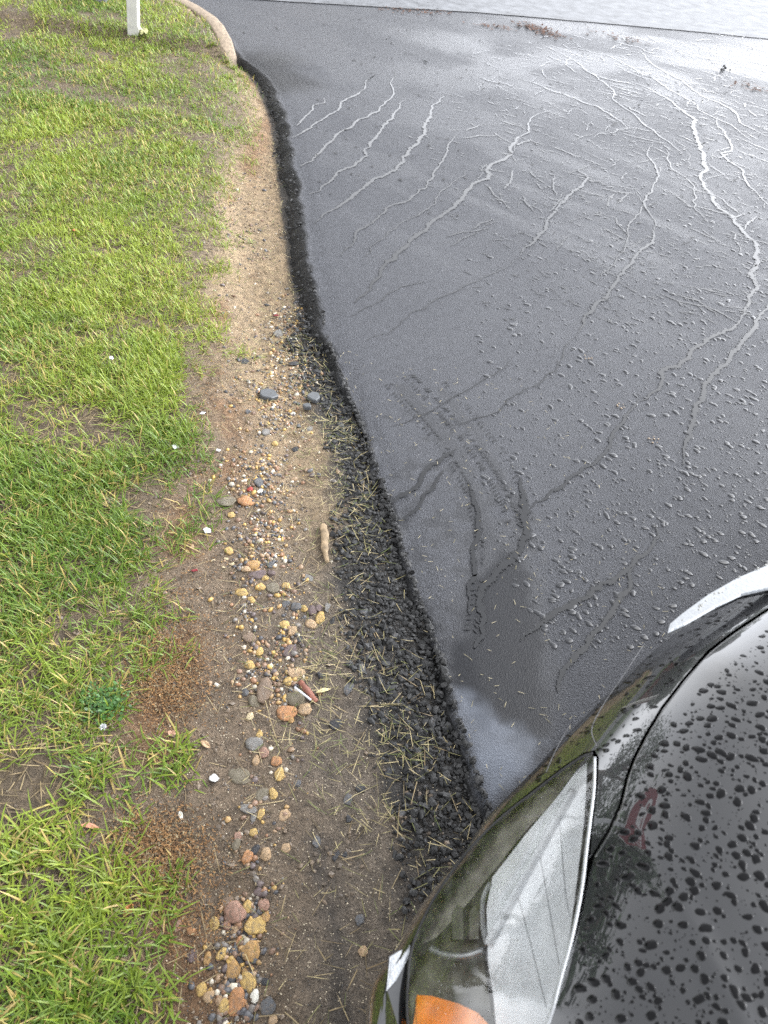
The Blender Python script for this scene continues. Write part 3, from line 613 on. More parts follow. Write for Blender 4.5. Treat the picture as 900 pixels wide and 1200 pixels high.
for idx, s in enumerate(ST):
    px_, py_, w, h, c, shp, lab = s
    p = on(px_, py_); k = pxm(p)
    if lab is None:
        size = 'small' if max(w, h) < 11 else ('' if max(w, h) < 16 else 'large')
        ranked = where(s); done = False
        for dist_, q in ranked[:6]:
            ref = ' '.join(q[6].replace(',', '').split()[:5]); ref = ref.rsplit(' ', 1)[0] if ref.split()[-1] in ('in', 'on', 'at', 'of', 'the', 'below', 'beside', 'among', 'left', 'lying', 'low', 'nearest', 'half', 'under', 'touching', 'alone', 'widest', 'roundest', 'topmost', 'near') else ref
            far = 'just ' if dist_ < 22 else ('' if dist_ < 60 else 'well ')
            dr = direction(px_-q[0], py_-q[1])
            lab = ' '.join(f"{size} {shp} {CW[c]} {'chip' if shp == 'angular' else 'pebble'} {far}{dr} the {ref}".split())
            if lab not in used: done = True; break
        if not done:
            lab = lab+' beside straw'
        used.add(lab)
    ang = shp == 'angular'; key = (ang, idx % 9)
    if key not in protos: protos[key] = stone_mesh(idx % 9+(50 if ang else 3), ang)
    me = protos[key].copy(); me.materials.clear(); me.materials.append(stone_mat(c))
    o = link('asphalt_chunk' if (ang and c in ('black', 'slate')) else 'pebble', me)
    fy = h/w
    inc = .80
    rx = w/k/2*1.02; ryy = min(h/k/2/inc, rx*1.6); rz = min(rx, ryy)*dict(flat=.32, smooth=.5, round=.62, lumpy=.5, angular=.5)[shp]
    o.scale = (rx, ryy, rz); o.location = (p[0], p[1], p[2]+rz*.22); o.rotation_euler = (random.uniform(-.15, .15), random.uniform(-.15, .15), random.uniform(-.35, .35))
    tag(o, lab, 'stone', 'loose stones along the dirt strip')

# ------------------------------------------------------------------ rain water on the driveway: rivulets, tread marks, beads
ST_R = [([(520, 113), (505, 130), (497, 150), (478, 178), (470, 192), (452, 205), (420, 225), (400, 240), (370, 262)], 5.0),
 ([(645, 130), (620, 155), (600, 170), (582, 190), (570, 200), (555, 215), (540, 235), (515, 255), (490, 275), (468, 295), (450, 312), (435, 335), (415, 355)], 6.0),
 ([(475, 118), (465, 130), (450, 147), (437, 165), (430, 183), (415, 195), (390, 210), (362, 228)], 4), ([(440, 88), (400, 120), (385, 135), (360, 152), (342, 162)], 3), ([(460, 82), (415, 145), (390, 165), (375, 180), (352, 195)], 3.5),
 ([(535, 158), (525, 170), (515, 195), (500, 220), (480, 235), (450, 250), (430, 265), (415, 285), (400, 300)], 3), ([(545, 200), (510, 240), (470, 262), (440, 285), (425, 305)], 1.8),
 ([(676, 200), (687, 206), (683, 215), (665, 230), (650, 250), (640, 265), (625, 285), (610, 300)], 4), ([(610, 300), (575, 322), (545, 335), (500, 360), (470, 380), (430, 400)], 1.4),
 ([(765, 270), (765, 285), (745, 300), (730, 320), (715, 340), (700, 355), (685, 370), (678, 390)], 5), ([(678, 390), (660, 420), (635, 448), (595, 468), (560, 490), (530, 498)], 2.0),
 ([(740, 96), (770, 110), (800, 130), (812, 150), (820, 175), (828, 200), (825, 215), (835, 235), (860, 255), (885, 285), (885, 300), (880, 320), (885, 340), (875, 360), (868, 375)], 6),
 ([(868, 372), (860, 385), (835, 395), (810, 410), (795, 430), (775, 450), (750, 470)], 6), ([(750, 468), (725, 500), (700, 540), (660, 570), (620, 597)], 5),
 ([(905, 352), (890, 370), (885, 385), (870, 400), (865, 410), (845, 430), (825, 460), (815, 475), (810, 500), (803, 520), (800, 545)], 7),
 ([(770, 342), (830, 360), (866, 380)], 2.4), ([(790, 345), (815, 352), (840, 372)], 2.4), ([(800, 335), (850, 345)], 2), ([(765, 170), (770, 200), (765, 220), (755, 240), (766, 272)], 2.5),
 ([(690, 85), (720, 95), (745, 100)], 3), ([(840, 140), (850, 160), (845, 180), (870, 200), (905, 245)], 3), ([(640, 55), (690, 85), (720, 110), (760, 150), (800, 180)], 2), ([(620, 95), (650, 108), (700, 125), (735, 150)], 3),
 ([(750, 60), (800, 95), (860, 130), (900, 160)], 2.5), ([(700, 60), (760, 90), (820, 130), (880, 165)], 2), ([(780, 175), (790, 200), (815, 230), (830, 260)], 2), ([(745, 225), (750, 250), (735, 280), (720, 310), (700, 330)], 2), ([(600, 200), (598, 215), (590, 222)], 3),
 ([(768, 615), (745, 655), (725, 675), (690, 700), (655, 715), (635, 730), (610, 752)], 8), ([(744, 662), (738, 690), (715, 720), (690, 750), (665, 780), (655, 812)], 8), ([(610, 560), (615, 600), (610, 645), (585, 668), (565, 690), (556, 760)], 12),
 ([(535, 527), (505, 545), (490, 570), (452, 592)], 7), ([(520, 552), (497, 580), (470, 612)], 5), ([(545, 560), (560, 600), (555, 660), (550, 720)], 6), ([(600, 420), (560, 450), (510, 480), (460, 500)], 1.6), ([(380, 115), (360, 135), (348, 148)], 2.5), ([(500, 330), (450, 350), (410, 372)], 1.6)]
def jag(P, it, amt):
    for _ in range(it):
        Q = [P[0]]
        for a, b in zip(P[:-1], P[1:]):
            m = (a+b)/2; t = b-a; nrm = np.array([-t[1], t[0]]); Q += [m+nrm*rng.normal(0, amt), b]
        P = Q; amt *= .85
    return np.array(P)
V = []; Fc = []; COV = []
def ribbon(P, w, zz, cov=1.0):
    t = np.gradient(P, axis=0); t /= np.linalg.norm(t, axis=1)[:, None]+1e-9; nn_ = np.stack([-t[:, 1], t[:, 0]], -1); b = len(V)//1
    m = len(P)
    for i in range(m):
        ww = w*(.45+1.1*fbm(P[i, 0], P[i, 1], 38, 111, 4))*min(1, .25+4*min(i, m-1-i)/m)
        for q, h, cv in ((-1-.4*rng.random()**2, 0, 0), (0, 0, cov), (1+.4*rng.random()**2, 0, 0)):
            COV.append(cv)
            V.append((P[i, 0]+nn_[i, 0]*q*ww/2, P[i, 1]+nn_[i, 1]*q*ww/2, zz+h))
    for i in range(m-1):
        for j in (0, 1): Fc.append((b+i*3+j, b+i*3+j+1, b+i*3+j+4, b+i*3+j+3))
lay = 0
for P, w in ST_R:
    Pw = [gp(a, b)[:2] for a, b in P]; k = np.mean([pxm(gp(a, b)) for a, b in P]); lay += 1
    ribbon(jag(Pw, 5, .075), w*1.22/k, .0025+.0001*(lay % 12))
# short stubs of broken trickle high on the driveway
for i in range(520):
    a = rng.uniform(560, 905); b = 40+(rng.random()**1.2)*240
    if b < 55 and a < 640: continue
    p = gp(a, b)[:2]; L_ = rng.uniform(.05, .28); th = math.atan2(-.62, .78)+rng.normal(0, .35) if rng.random() < .65 else math.atan2(-.8, -.55)+rng.normal(0, .4)
    if b > 130 and rng.random() < .55: continue
    P = [p, p+np.array([math.cos(th), math.sin(th)])*L_*.5, p+np.array([math.cos(th+.08), math.sin(th+.08)])*L_]
    lay += 1; ribbon(jag(P, 3, .07), rng.uniform(.006, .02), .0025+.0001*(lay % 12), rng.uniform(.5, .85))
# small smears of standing water among them
for i in range(2600):
    a = rng.uniform(480, 910); b = 50+(rng.random()**1.1)*330
    if rng.random() > sst(430, 760, a+.35*(200-b))*(.35+.65*float(fbm(a/900, b/900, 12, 141))): continue
    p = gp(a, b)[:2]; L_ = rng.uniform(.012, .06)*(1+.6*(b < 160)); th = rng.normal(-.35, .45); dv2 = np.array([math.cos(th), math.sin(th)])
    lay += 1; ribbon(np.array([p-dv2*L_*.5, p, p+dv2*L_*.5]), rng.uniform(.006, .02), .0024+.0001*(lay % 14), rng.uniform(.5, .9))
# tyre tread left in the film: two bands of slanted lug marks
def band(P, wb, pitch, lug):
    Pw = np.array([gp(a, b)[:2] for a, b in P]); seg = np.linalg.norm(np.diff(Pw, axis=0), axis=1); tot = seg.sum(); cum = np.concatenate([[0], np.cumsum(seg)])
    for s in np.arange(0, tot, pitch):
        q = np.array([np.interp(s, cum, Pw[:, k]) for k in (0, 1)]); q2 = np.array([np.interp(min(s+.02, tot), cum, Pw[:, k]) for k in (0, 1)]); t = q2-q
        if np.linalg.norm(t) < 1e-6: continue
        t /= np.linalg.norm(t); nr = np.array([-t[1], t[0]])
        for sd in (-1, 1):
            if rng.random() < .25: continue
            a = q+nr*sd*wb*.1; b_ = q+nr*sd*wb*.5+t*.012
            ribbon(np.array([a, (a+b_)/2, b_]), lug*rng.uniform(1.2, 2.4), .0027+.0001*(int(s*1000) % 10), rng.uniform(.6, 1.25))
band([(478, 440), (510, 472), (545, 512), (574, 552), (596, 592), (608, 632)], .055, .015, .006)
band([(455, 450), (490, 488), (524, 530), (550, 575), (562, 625), (560, 690), (552, 740)], .035, .017, .005)
band([(520, 448), (556, 486), (590, 530), (612, 575), (622, 610)], .02, .02, .004)
me = npmesh('water', np.array(V), np.array(Fc), floats={'cov': np.array(COV)}); me.shade_smooth()
tag(link('water', me, M['stream']), 'thin rivulets of rain running down the driveway', kind='structure')

def bead_mesh(n, cx, cy, cz, r, el, az, hr, hfun=None, seg=11, name='raindrops', mat=None, label='', parent=None, irr=.3):
    th = np.linspace(0, 2*math.pi, seg, endpoint=False)
    rings = [(1.0, 0.0), (.93, .42), (.72, .78), (.38, .97)]
    ph = rng.uniform(0, 6.28, (n, 3)); am = rng.uniform(0, irr, (n, 3))*np.array([1, .7, .45])
    rad = 1+sum(am[:, k:k+1]*np.cos((k+2)*th[None]+ph[:, k:k+1]) for k in range(3))*.75
    N = len(rings)*seg+1; Vv = np.zeros((n, N, 3))
    ca, sa = np.cos(az)[:, None], np.sin(az)[:, None]
    for k, (q, h) in enumerate(rings):
        lx_ = rad*np.cos(th)*r[:, None]*q*el[:, None]; ly_ = rad*np.sin(th)*r[:, None]*q
        X_ = cx[:, None]+lx_*ca-ly_*sa; Y_ = cy[:, None]+lx_*sa+ly_*ca
        Z_ = (cz[:, None]+0*X_ if hfun is None else hfun(X_, Y_))+(h*hr*r)[:, None]
        Vv[:, k*seg:(k+1)*seg] = np.stack([X_, Y_, Z_], -1)
    Vv[:, -1] = np.stack([cx, cy, (cz if hfun is None else hfun(cx, cy))+hr*r], -1)
    f = []
    for k in range(len(rings)-1):
        for j in range(seg): f.append((k*seg+j, k*seg+(j+1) % seg, (k+1)*seg+(j+1) % seg, (k+1)*seg+j))
    k = len(rings)-1
    for j in range(seg): f.append((k*seg+j, k*seg+(j+1) % seg, N-1, N-1))
    f4 = np.array(f[:-seg]); f3 = np.array(f[-seg:])[:, :3]
    A = (f4[None]+np.arange(n)[:, None, None]*N).reshape(-1, 4); B = (f3[None]+np.arange(n)[:, None, None]*N).reshape(-1, 3)
    me = bpy.data.meshes.new(name); VV = Vv.reshape(-1, 3)
    me.from_pydata(VV.tolist(), [], A.tolist()+B.tolist()); me.shade_smooth()
    o = link(name, me, mat, parent); o['kind'] = 'stuff'
    if label: o['label'] = label
    return o
bxs = []
while len(bxs) < 5000:
    a, b = rng.uniform(480, 960), 95+665*rng.random()**1.45
    dn = sst(520, 800, a+.25*b-60)*(.25+.75*sst(90, 330, b))*(.35+.9*float(fbm(a/900, b/900, 9, 121)))
    if 180 < b and a < 560+.0*b: dn *= .5
    if rng.random() < dn: bxs.append((a, b))
bw = np.array([gp(a, b)[:2] for a, b in bxs]); n = len(bw)
kk_ = np.array([pxm((p[0], p[1], 0)) for p in bw])
r = (.0016+.0075*rng.random(n)**4.0)*(1+.12*rng.random(n)); 
keep = np.min(np.abs(bw[:, 0]-edge_x(bw[:, 1])))
okb = bw[:, 0] > edge_x(bw[:, 1])+.3; bw, r = bw[okb], r[okb]; n = len(bw)
bead_mesh(n, bw[:, 0], bw[:, 1], np.full(n, .0005), r, rng.uniform(1, 1.75, n), rng.normal(-.5, .5, n), rng.uniform(.16, .3, n), None, 11, 'raindrops', M['bead'], 'beads of rain standing on the sealed driveway')
pebs = [(550, 475), (735, 520), (730, 478)]
m_ = []
for (a, b) in ((728, 476), (768, 517), (690, 420)):
    p = gp(a, b); k = 7; m_.append((p[0]+rng.normal(0, .012, k), p[1]+rng.normal(0, .012, k)))
x = np.concatenate([q[0] for q in m_]); yy = np.concatenate([q[1] for q in m_]); n = len(x)
pile('grit', x, yy, np.full(n, .003), rng.uniform(.002, .006, n), np.array([[.36, .28, .2]])*rng.uniform(.6, 1.2, (n, 1)), M['grit'], 'few tan grit specks on the driveway', .3)

# ------------------------------------------------------------------ small things on the ground
def leaf(name, px_, py_, Lpx, Wpx, ang, colr, label, curl=.25, lobes=0, cat='leaf', mat=None):
    p = on(px_, py_, .006); k = pxm(p); L_, W_ = Lpx/k, Wpx/k
    nu, nv_ = 12, 6; V = []; 
    for i in range(nu+1):
        u = i/nu; wv = math.sin(math.pi*min(1, u*.97+.03))**.75*(1+.35*lobes*math.cos(u*lobes*6.28) if lobes else 1)
        for j in range(nv_+1):
            v = (j/nv_-.5); V.append(((u-.5)*L_, v*W_*wv, curl*W_*(abs(v)*2)**2*.5+.12*L_*math.sin(u*5)*.3+.003*noise.noise((u*3, v*3, px_))))
    me = npmesh(name, np.array(V), grid_faces(nu+1, nv_+1)); me.shade_smooth()
    nrm = mat or plain(name+'_tissue', colr, .5, 0, .3, 160, .3)
    o = link(name, me, nrm); o.location = p; o.rotation_euler = (random.uniform(-.2, .2), random.uniform(-.2, .2), ang)
    sm_ = o.modifiers.new('thickness', 'SOLIDIFY'); sm_.thickness = .0006
    return tag(o, label, cat)
leaf('dead_leaf', 152, 1069, 16, 10, 1.2, (.30, .12, .035), 'curled rust brown dead leaf in the grass edge', .9)
leaf('dead_leaf', 106, 970, 22, 7, .05, (.36, .17, .10), 'narrow pinkish brown dead leaf on bare soil')
leaf('dead_leaf', 90, 272, 9, 5, .3, (.36, .12, .05), 'small orange leaf in a bare lawn patch')
leaf('dead_leaf', 202, 861, 8, 10, 1.3, (.42, .24, .16), 'pale tan leaf flake on rust litter')
leaf('dead_leaf', 241, 874, 15, 7, -.5, (.36, .24, .14), 'tan triangular leaf flake beside a grass tuft')
leaf('pale_leaf', 379, 811, 19, 6, .5, (.48, .41, .22), 'pale cream leaf lying on grass clippings')
leaf('pale_leaf', 212, 957, 10, 5, -1.1, (.55, .55, .5), 'whitish leaf sliver on brown dirt')
leaf('pale_leaf', 90, 1095, 9, 7, .9, (.6, .57, .46), 'whitish petal caught in the near grass')
leaf('pale_leaf', 251, 914, 12, 10, .2, (.42, .42, .4), 'translucent grey leaf skeleton near the olive stone')
# five lobed pale leaf by the post
p = on(169, 42, .03); k = pxm(p); V = [(0, 0, 0)]
for i in range(40):
    th = i/40*6.283; rr = (.55+.45*abs(math.cos(2.5*th))**1.5)*5.2/k; V.append((rr*math.cos(th), rr*math.sin(th)*1.25, .012*math.sin(3*th)))
me = bpy.data.meshes.new('maple_leaf'); me.from_pydata(V, [], [(0, 1+i, 1+(i+1) % 40) for i in range(40)]); o = link('maple_leaf', me, plain('pale_leaf_tissue', (.34, .33, .16), .5)); o.location = p; o.rotation_euler = (.5, .1, .6)
o.modifiers.new('thickness', 'SOLIDIFY').thickness = .001; tag(o, 'pale yellow lobed leaf lying at the foot of white post', 'leaf')
# stick
a, b = on(378, 617, .012), on(383, 662, .012); pts = [a+(b-a)*t+np.array([.002*math.sin(t*7), 0, .002*math.sin(t*5)]) for t in np.linspace(0, 1, 14)]
k = pxm(a); rr = [(4.4+.5*math.sin(i*1.7)+.45*math.sin(i*3.1))/k*(1-.55*max(0, (i-8)/5)) for i in range(14)]; rr[0] *= .55
tag(link('stick', tube_mesh(pts, rr, 9, .5, .55), M['wood']), 'weathered tan wood stick at the rubble edge', 'stick')
a, b = on(351, 801, .01), on(371, 824, .008); k = pxm(a)
pts = [a+(b-a)*t+np.array([0, 0, .004*math.sin(t*6)]) for t in np.linspace(0, 1, 9)]; o = tag(link('bark_strip', tube_mesh(pts, [x_/k for x_ in (2.6, 3.6, 3.2, 4.0, 3.4, 3.9, 4.2, 3.6, 2.8)], 7, .55, .5), M['redbark']), 'reddish bark strip beside the olive oval stone', 'bark')
a, b = on(345, 812, .026), on(364, 826, .022); k = pxm(a); tag(link('thin_stick', tube_mesh([a, (a+b)/2, b], 1.3/k, 8), M['scrap']), 'thin white stick lying across the olive stone', 'stick')
def scrap(px_, py_, w, h, label, mat='scrap', cat='litter', name='paper_scrap'):
    p = on(px_, py_, .008); k = pxm(p); bm = bmesh.new()
    vs = [(-.5, -.45), (.3, -.5), (.52, .1), (.1, .5), (-.42, .35)]
    v = [bm.verts.new((x_*w/k, y_*h/k/.8, .002*math.sin(x_*9))) for x_, y_ in vs]; f = bm.faces.new(v)
    r_ = bmesh.ops.extrude_face_region(bm, geom=[f]); bmesh.ops.translate(bm, vec=(0, 0, .0015), verts=[g_ for g_ in r_['geom'] if isinstance(g_, bmesh.types.BMVert)])
    bmesh.ops.recalc_face_normals(bm, faces=bm.faces[:])
    o = bm_obj(name, bm, M[mat], None, False); o.location = p; o.rotation_euler = (.15, .2, random.uniform(0, 3)); return tag(o, label, cat)
scrap(243, 624, 9, 7, 'small white paper scrap on the dirt by the lawn')
scrap(205, 526, 8, 6, 'white flake at the grass edge near the bare patch')
scrap(256, 530, 6, 4, 'tiny white chip on sandy dirt')
scrap(237, 487, 7, 5, 'whitish scrap beside the rust litter line')
scrap(624, 519, 9, 3, 'white sliver on the bare driveway', cat='litter')
scrap(323, 372, 8, 5, 'small red and white plastic bit at the far strip', 'red', 'litter', 'plastic_bit')
scrap(131, 422, 5, 4, 'tiny pale flake in the lawn')
scrap(110, 1141, 4, 5, 'tiny white fleck in the near grass')
scrap(228, 671, 6, 6, 'small red flake beside a grass tuft', 'red', 'litter', 'plastic_bit')
# broken asphalt slabs
def slab(px_, py_, w, h, label, seed):
    p = on(px_, py_, .004); k = pxm(p); r_ = random.Random(seed); bm = bmesh.new()
    v = [bm.verts.new((math.cos(t)*w/k/2*r_.uniform(.8, 1.12), math.sin(t)*h/k/2/.62*r_.uniform(.8, 1.1), 0)) for t in [i*6.283/7+r_.uniform(-.2, .2) for i in range(7)]]
    f = bm.faces.new(v); q = bmesh.ops.extrude_face_region(bm, geom=[f]); bmesh.ops.translate(bm, vec=(0, 0, .016), verts=[g_ for g_ in q['geom'] if isinstance(g_, bmesh.types.BMVert)])
    bmesh.ops.recalc_face_normals(bm, faces=bm.faces[:]); bmesh.ops.bevel(bm, geom=bm.edges[:], offset=.003, segments=1, affect='EDGES')
    o = bm_obj('asphalt_slab', bm, plain('slab_%d' % seed, (.07, .074, .078), .5, 0, .25, 300, .4), None, False); o.location = p; o.rotation_euler = (r_.uniform(-.12, .12), r_.uniform(-.12, .12), 0); tag(o, label, 'rubble')
slab(314, 466, 24, 13, 'flat grey asphalt slab lying alone on sandy dirt', 3); slab(367, 469, 17, 12, 'broken grey slab with a pitted top at the black rim', 5); slab(360, 480, 12, 7, 'small grey slab just below the pitted one', 8)
# clover and dandelion seed head
p = on(124, 826); V = []; Fc = []; Cc = []
for i in range(420):
    q = p+np.array([rng.normal(0, .022), rng.normal(0, .02), .012+.018*rng.random()]); a = rng.uniform(0, 6.28); r0 = rng.uniform(.002, .0042); t1, t2 = rng.normal(0, .35, 2); b = len(V)
    for j in range(6):
        th = j*6.283/6; V.append((q[0]+r0*math.cos(th)*(1.15 if j % 3 == 0 else .8), q[1]+r0*math.sin(th), q[2]+r0*(t1*math.cos(th)+t2*math.sin(th))))
    Fc.append([b+j for j in range(6)]); Cc += [np.array((.06, .14, .035))*rng.uniform(.6, 1.5)]*6
me = npmesh('clover', np.array(V), np.array(Fc), np.array(Cc)); tag(link('clover', me, M['grass']), 'dark green clover patch in the lawn', kind='stuff')
p = on(122, 857); V = []; Fc = []
for i in range(220):
    dv_ = rng.normal(0, 1, 3); dv_ /= np.linalg.norm(dv_); dv_[2] = abs(dv_[2]); q = p+np.array([0, 0, .018]); e_ = q+dv_*rng.uniform(.003, .009); s_v = np.cross(dv_, (0, 0, 1.))*.0005; b = len(V)
    V += [tuple(q), tuple(e_+s_v), tuple(e_-s_v)]; Fc.append((b, b+1, b+2))
tag(link('seed_head', npmesh('seed_head', np.array(V), np.array(Fc)), M['scrap']), 'fluffy white seed head in the grass', 'flower')
# dark clump standing in the wet at the far side
p = gp(848, 82); n = 10; pile('leaf_clump', p[0]+rng.normal(0, .035, n), p[1]+rng.normal(0, .05, n), np.full(n, .012), rng.uniform(.006, .014, n), np.full((n, 3), .02), M['rubble'], 'dark clump of wet debris on the far driveway', .8)

# ------------------------------------------------------------------ post, sign, far pieces
p = on(156, 37); post = empty('wooden_post', (p[0], p[1], p[2]-.05)); tag(post, 'white painted square wooden post standing in the lawn', 'post')
bm = bmesh.new(); box(bm, -.034, -.034, 0, .034, .034, 1.25, .005); o = bm_obj('shaft', bm, M['white'], post, False); 
bm = bmesh.new(); box(bm, -.055, -.055, 1.252, .055, .055, 1.29, .008); bm_obj('cap', bm, M['white'], post, False)
post.rotation_euler = (R(1.5), R(6), R(4))
p = on(118, 2); gpost = empty('stake', (p[0], p[1], p[2]-.05)); tag(gpost, 'dark grey stake in the lawn behind the white post', 'stake')
bm = bmesh.new(); box(bm, -.04, -.04, 0, .04, .04, .9, .005); bm_obj('shaft', bm, plain('grey_stake', (.13, .13, .14), .6), gpost, False); gpost.rotation_euler = (0, R(5), R(10))

# ------------------------------------------------------------------ the black car (its front corner is what the photograph shows)
CTH = R(40); cr = np.array([math.cos(CTH), math.sin(CTH)]); cn_ = np.array([-cr[1], cr[0]]); WN = .27; HALF = .9
def to_sw(x, y): return x*cr[0]+y*cr[1], WN-(x*cn_[0]+y*cn_[1])
def to_xy(s, w): return s*cr[0]+(WN-w)*cn_[0], s*cr[1]+(WN-w)*cn_[1]
SIL = [(445, 1200, .46), (452, 1150, .48), (478, 1108, .53), (520, 1035, .57), (570, 970, .62), (600, 922, .655), (650, 868, .69), (700, 818, .715), (745, 775, .73), (785, 737, .74)]
sil = [to_sw(*gp(a, b, z)[:2]) for a, b, z in SIL]
half = [(.02, .9), (.03, .7), (.065, .45), (.115, .3), (.165, .205)]+sil+[(.95, .004), (1.3, .0), (2.6, -.01), (3.7, 0.0), (4.2, .05), (4.4, .15), (4.5, .4), (4.53, .9)]
# round the outline off
def smooth_line(P, k=6):
    P = np.array(P, float); n = len(P); out = []
    for i in range(n-1):
        p0, p1, p2, p3 = P[max(i-1, 0)], P[i], P[i+1], P[min(i+2, n-1)]
        for t in np.linspace(0, 1, k, endpoint=False):
            out.append(.5*((2*p1)+(-p0+p2)*t+(2*p0-5*p1+4*p2-p3)*t*t+(-p0+3*p1-3*p2+p3)*t**3))
    out.append(P[-1]); return np.array(out)
hs = smooth_line(half, 5)
OUTL = np.vstack([hs, np.stack([hs[::-1, 0][1:-1], 2*HALF-hs[::-1, 1][1:-1]], -1)])     # closed loop in (s, w)
OUTC = np.vstack([OUTL, OUTL[:1]])
crA, crB = to_sw(*gp(750, 955, .76)[:2]), to_sw(*gp(870, 1190, .78)[:2])
def Hsw(s, w):
    s = np.asarray(s, float); w = np.asarray(w, float); wm = np.where(w > HALF, 2*HALF-w, w)
    sd = seg_dist(s, wm, hs); d = np.where(inside(s, wm, OUTL), sd, -sd)
    f = sst(.18, .80, s)*(1-sst(.25, .5, wm)*(1-sst(.3, .5, s)))
    A = .27*(1-f)+.130*f; lam = .20*(1-f)+.098*f
    dd = np.maximum(d, 0); drop = A*np.exp(-dd/lam)+np.where(d < 0, -d*(A/lam)+(-d)**2*25, 0)
    T = .722+.128*s-.02*sst(1.0, 1.6, s)*(s-1)+.04*(1-((wm-HALF)/HALF)**2)
    ab = np.array(crB)-np.array(crA); L_ = np.hypot(*ab); ab = ab/L_
    t = (s-crA[0])*ab[0]+(wm-crA[1])*ab[1]; q = -(s-crA[0])*ab[1]+(wm-crA[1])*ab[0]
    T = T+.0022*np.exp(-(q/.013)**2)*sst(-.02, .08, t)
    return T-drop
def Hxy(x, y): return Hsw(*to_sw(np.asarray(x, float), np.asarray(y, float)))
def march(px_, py_, dz=0.0):
    dr = ray(px_, py_); lo, hi = .45, 1.45; ts = np.linspace(lo, hi, 240)
    P = CAM[None]+dr[None]*ts[:, None]; f = P[:, 2]-(Hxy(P[:, 0], P[:, 1])+dz)
    i = np.where((f[:-1] > 0) & (f[1:] <= 0))[0]
    if len(i) == 0: k = int(np.argmin(np.abs(f))); return P[k, :2]
    a, b = ts[i[0]], ts[i[0]+1]
    for _ in range(18):
        m = (a+b)/2; p = CAM+dr*m
        if p[2]-(float(Hxy(p[0], p[1]))+dz) > 0: a = m
        else: b = m
    return (CAM+dr*a)[:2]
def dens(P, step):
    P = np.array(P, float); out = []
    for i in range(len(P)):
        a, b = P[i], P[(i+1) % len(P)]; k = max(1, int(np.linalg.norm(b-a)/step))
        for j in range(k): out.append(a+(b-a)*j/k)
    return np.array(out)
def panel(name, poly, m, parent, dz=0.0, step=.009, hf=None, skirt=.0, thick=0, fine=None, coarse=.04):
    """a curved sheet over the plan outline POLY (world x, y), lying on the body surface"""
    hf = hf or Hxy
    B = dens(poly, step); nb = len(B); lo, hi = B.min(0), B.max(0)
    def gpts(st, box_=None):
        l, h_ = (lo, hi) if box_ is None else box_
        gx_, gy_ = np.meshgrid(np.arange(l[0], h_[0], st), np.arange(l[1], h_[1], st*.866)); gx_ = gx_+(np.arange(gx_.shape[0]) % 2)[:, None]*st/2
        return np.stack([gx_.ravel(), gy_.ravel()], -1)
    if fine is not None:
        G1 = gpts(step, fine); G2 = gpts(coarse); inb = np.all((G2 > fine[0]) & (G2 < fine[1]), 1); Gp = np.vstack([G1, G2[~inb]])
    else: Gp = gpts(step)
    Bc = np.vstack([B, B[:1]]); ok_ = inside(Gp[:, 0], Gp[:, 1], B); Gp = Gp[ok_]; ok_ = seg_dist(Gp[:, 0], Gp[:, 1], Bc) > step*.45; Gp = Gp[ok_]
    vs, _, fs, _, _, _ = geometry.delaunay_2d_cdt([Vector(p) for p in B]+[Vector(p) for p in Gp], [], [list(range(nb))], 1, 1e-6)
    P = np.array([v[:] for v in vs]); z = hf(P[:, 0], P[:, 1])+dz
    V = [tuple(v) for v in np.column_stack([P, z])]; Fc = [tuple(f) if (P[f[1]][0]-P[f[0]][0])*(P[f[2]][1]-P[f[0]][1])-(P[f[1]][1]-P[f[0]][1])*(P[f[2]][0]-P[f[0]][0]) > 0 else tuple(f[::-1]) for f in fs]
    nv0 = len(V)
    e = 1e-3; gx_ = (hf(P[:, 0]+e, P[:, 1])-hf(P[:, 0]-e, P[:, 1]))/(2*e); gy_ = (hf(P[:, 0], P[:, 1]+e)-hf(P[:, 0], P[:, 1]-e))/(2*e)
    N = np.column_stack([-gx_, -gy_, np.ones(len(P))]); N /= np.linalg.norm(N, axis=1)[:, None]
    if skirt:
        zb = hf(B[:, 0], B[:, 1])+dz
        ctr = B.mean(0)
        for i in range(nb): V.append((B[i, 0], B[i, 1], zb[i])); 
        for i in range(nb): V.append((B[i, 0], B[i, 1], zb[i]-skirt))
        for i in range(nb):
            j = (i+1) % nb; Fc.append((nv0+i, nv0+nb+i, nv0+nb+j, nv0+j))
        Bn = np.roll(B, -1, 0)-np.roll(B, 1, 0); Bn = np.stack([Bn[:, 1], -Bn[:, 0]], -1); Bn /= np.linalg.norm(Bn, axis=1)[:, None]+1e-9
        area = np.sum(B[:, 0]*np.roll(B[:, 1], -1)-np.roll(B[:, 0], -1)*B[:, 1])
        if area < 0: Bn = -Bn
        N = np.vstack([N]+[np.column_stack([Bn, np.zeros(nb)])]*2)
    me = bpy.data.meshes.new(name); me.from_pydata(V, [], Fc); me.shade_smooth(); me.normals_split_custom_set_from_vertices([tuple(q) for q in N])
    return link(name, me, m, parent)
def mpoly(pts, dz=0.0): return np.array([march(a, b, dz) for a, b in pts])
def edge_tube(pts, rad, dz, name, m, parent, n=7):
    P = smooth_line([march(a, b) for a, b in pts], 6); z = Hxy(P[:, 0], P[:, 1])+dz
    return link(name, tube_mesh(np.column_stack([P, z]), rad, n), m, parent)
def mirror(P): 
    s, w = to_sw(P[:, 0], P[:, 1]); return np.stack(to_xy(s, 2*HALF-w), -1)[::-1]

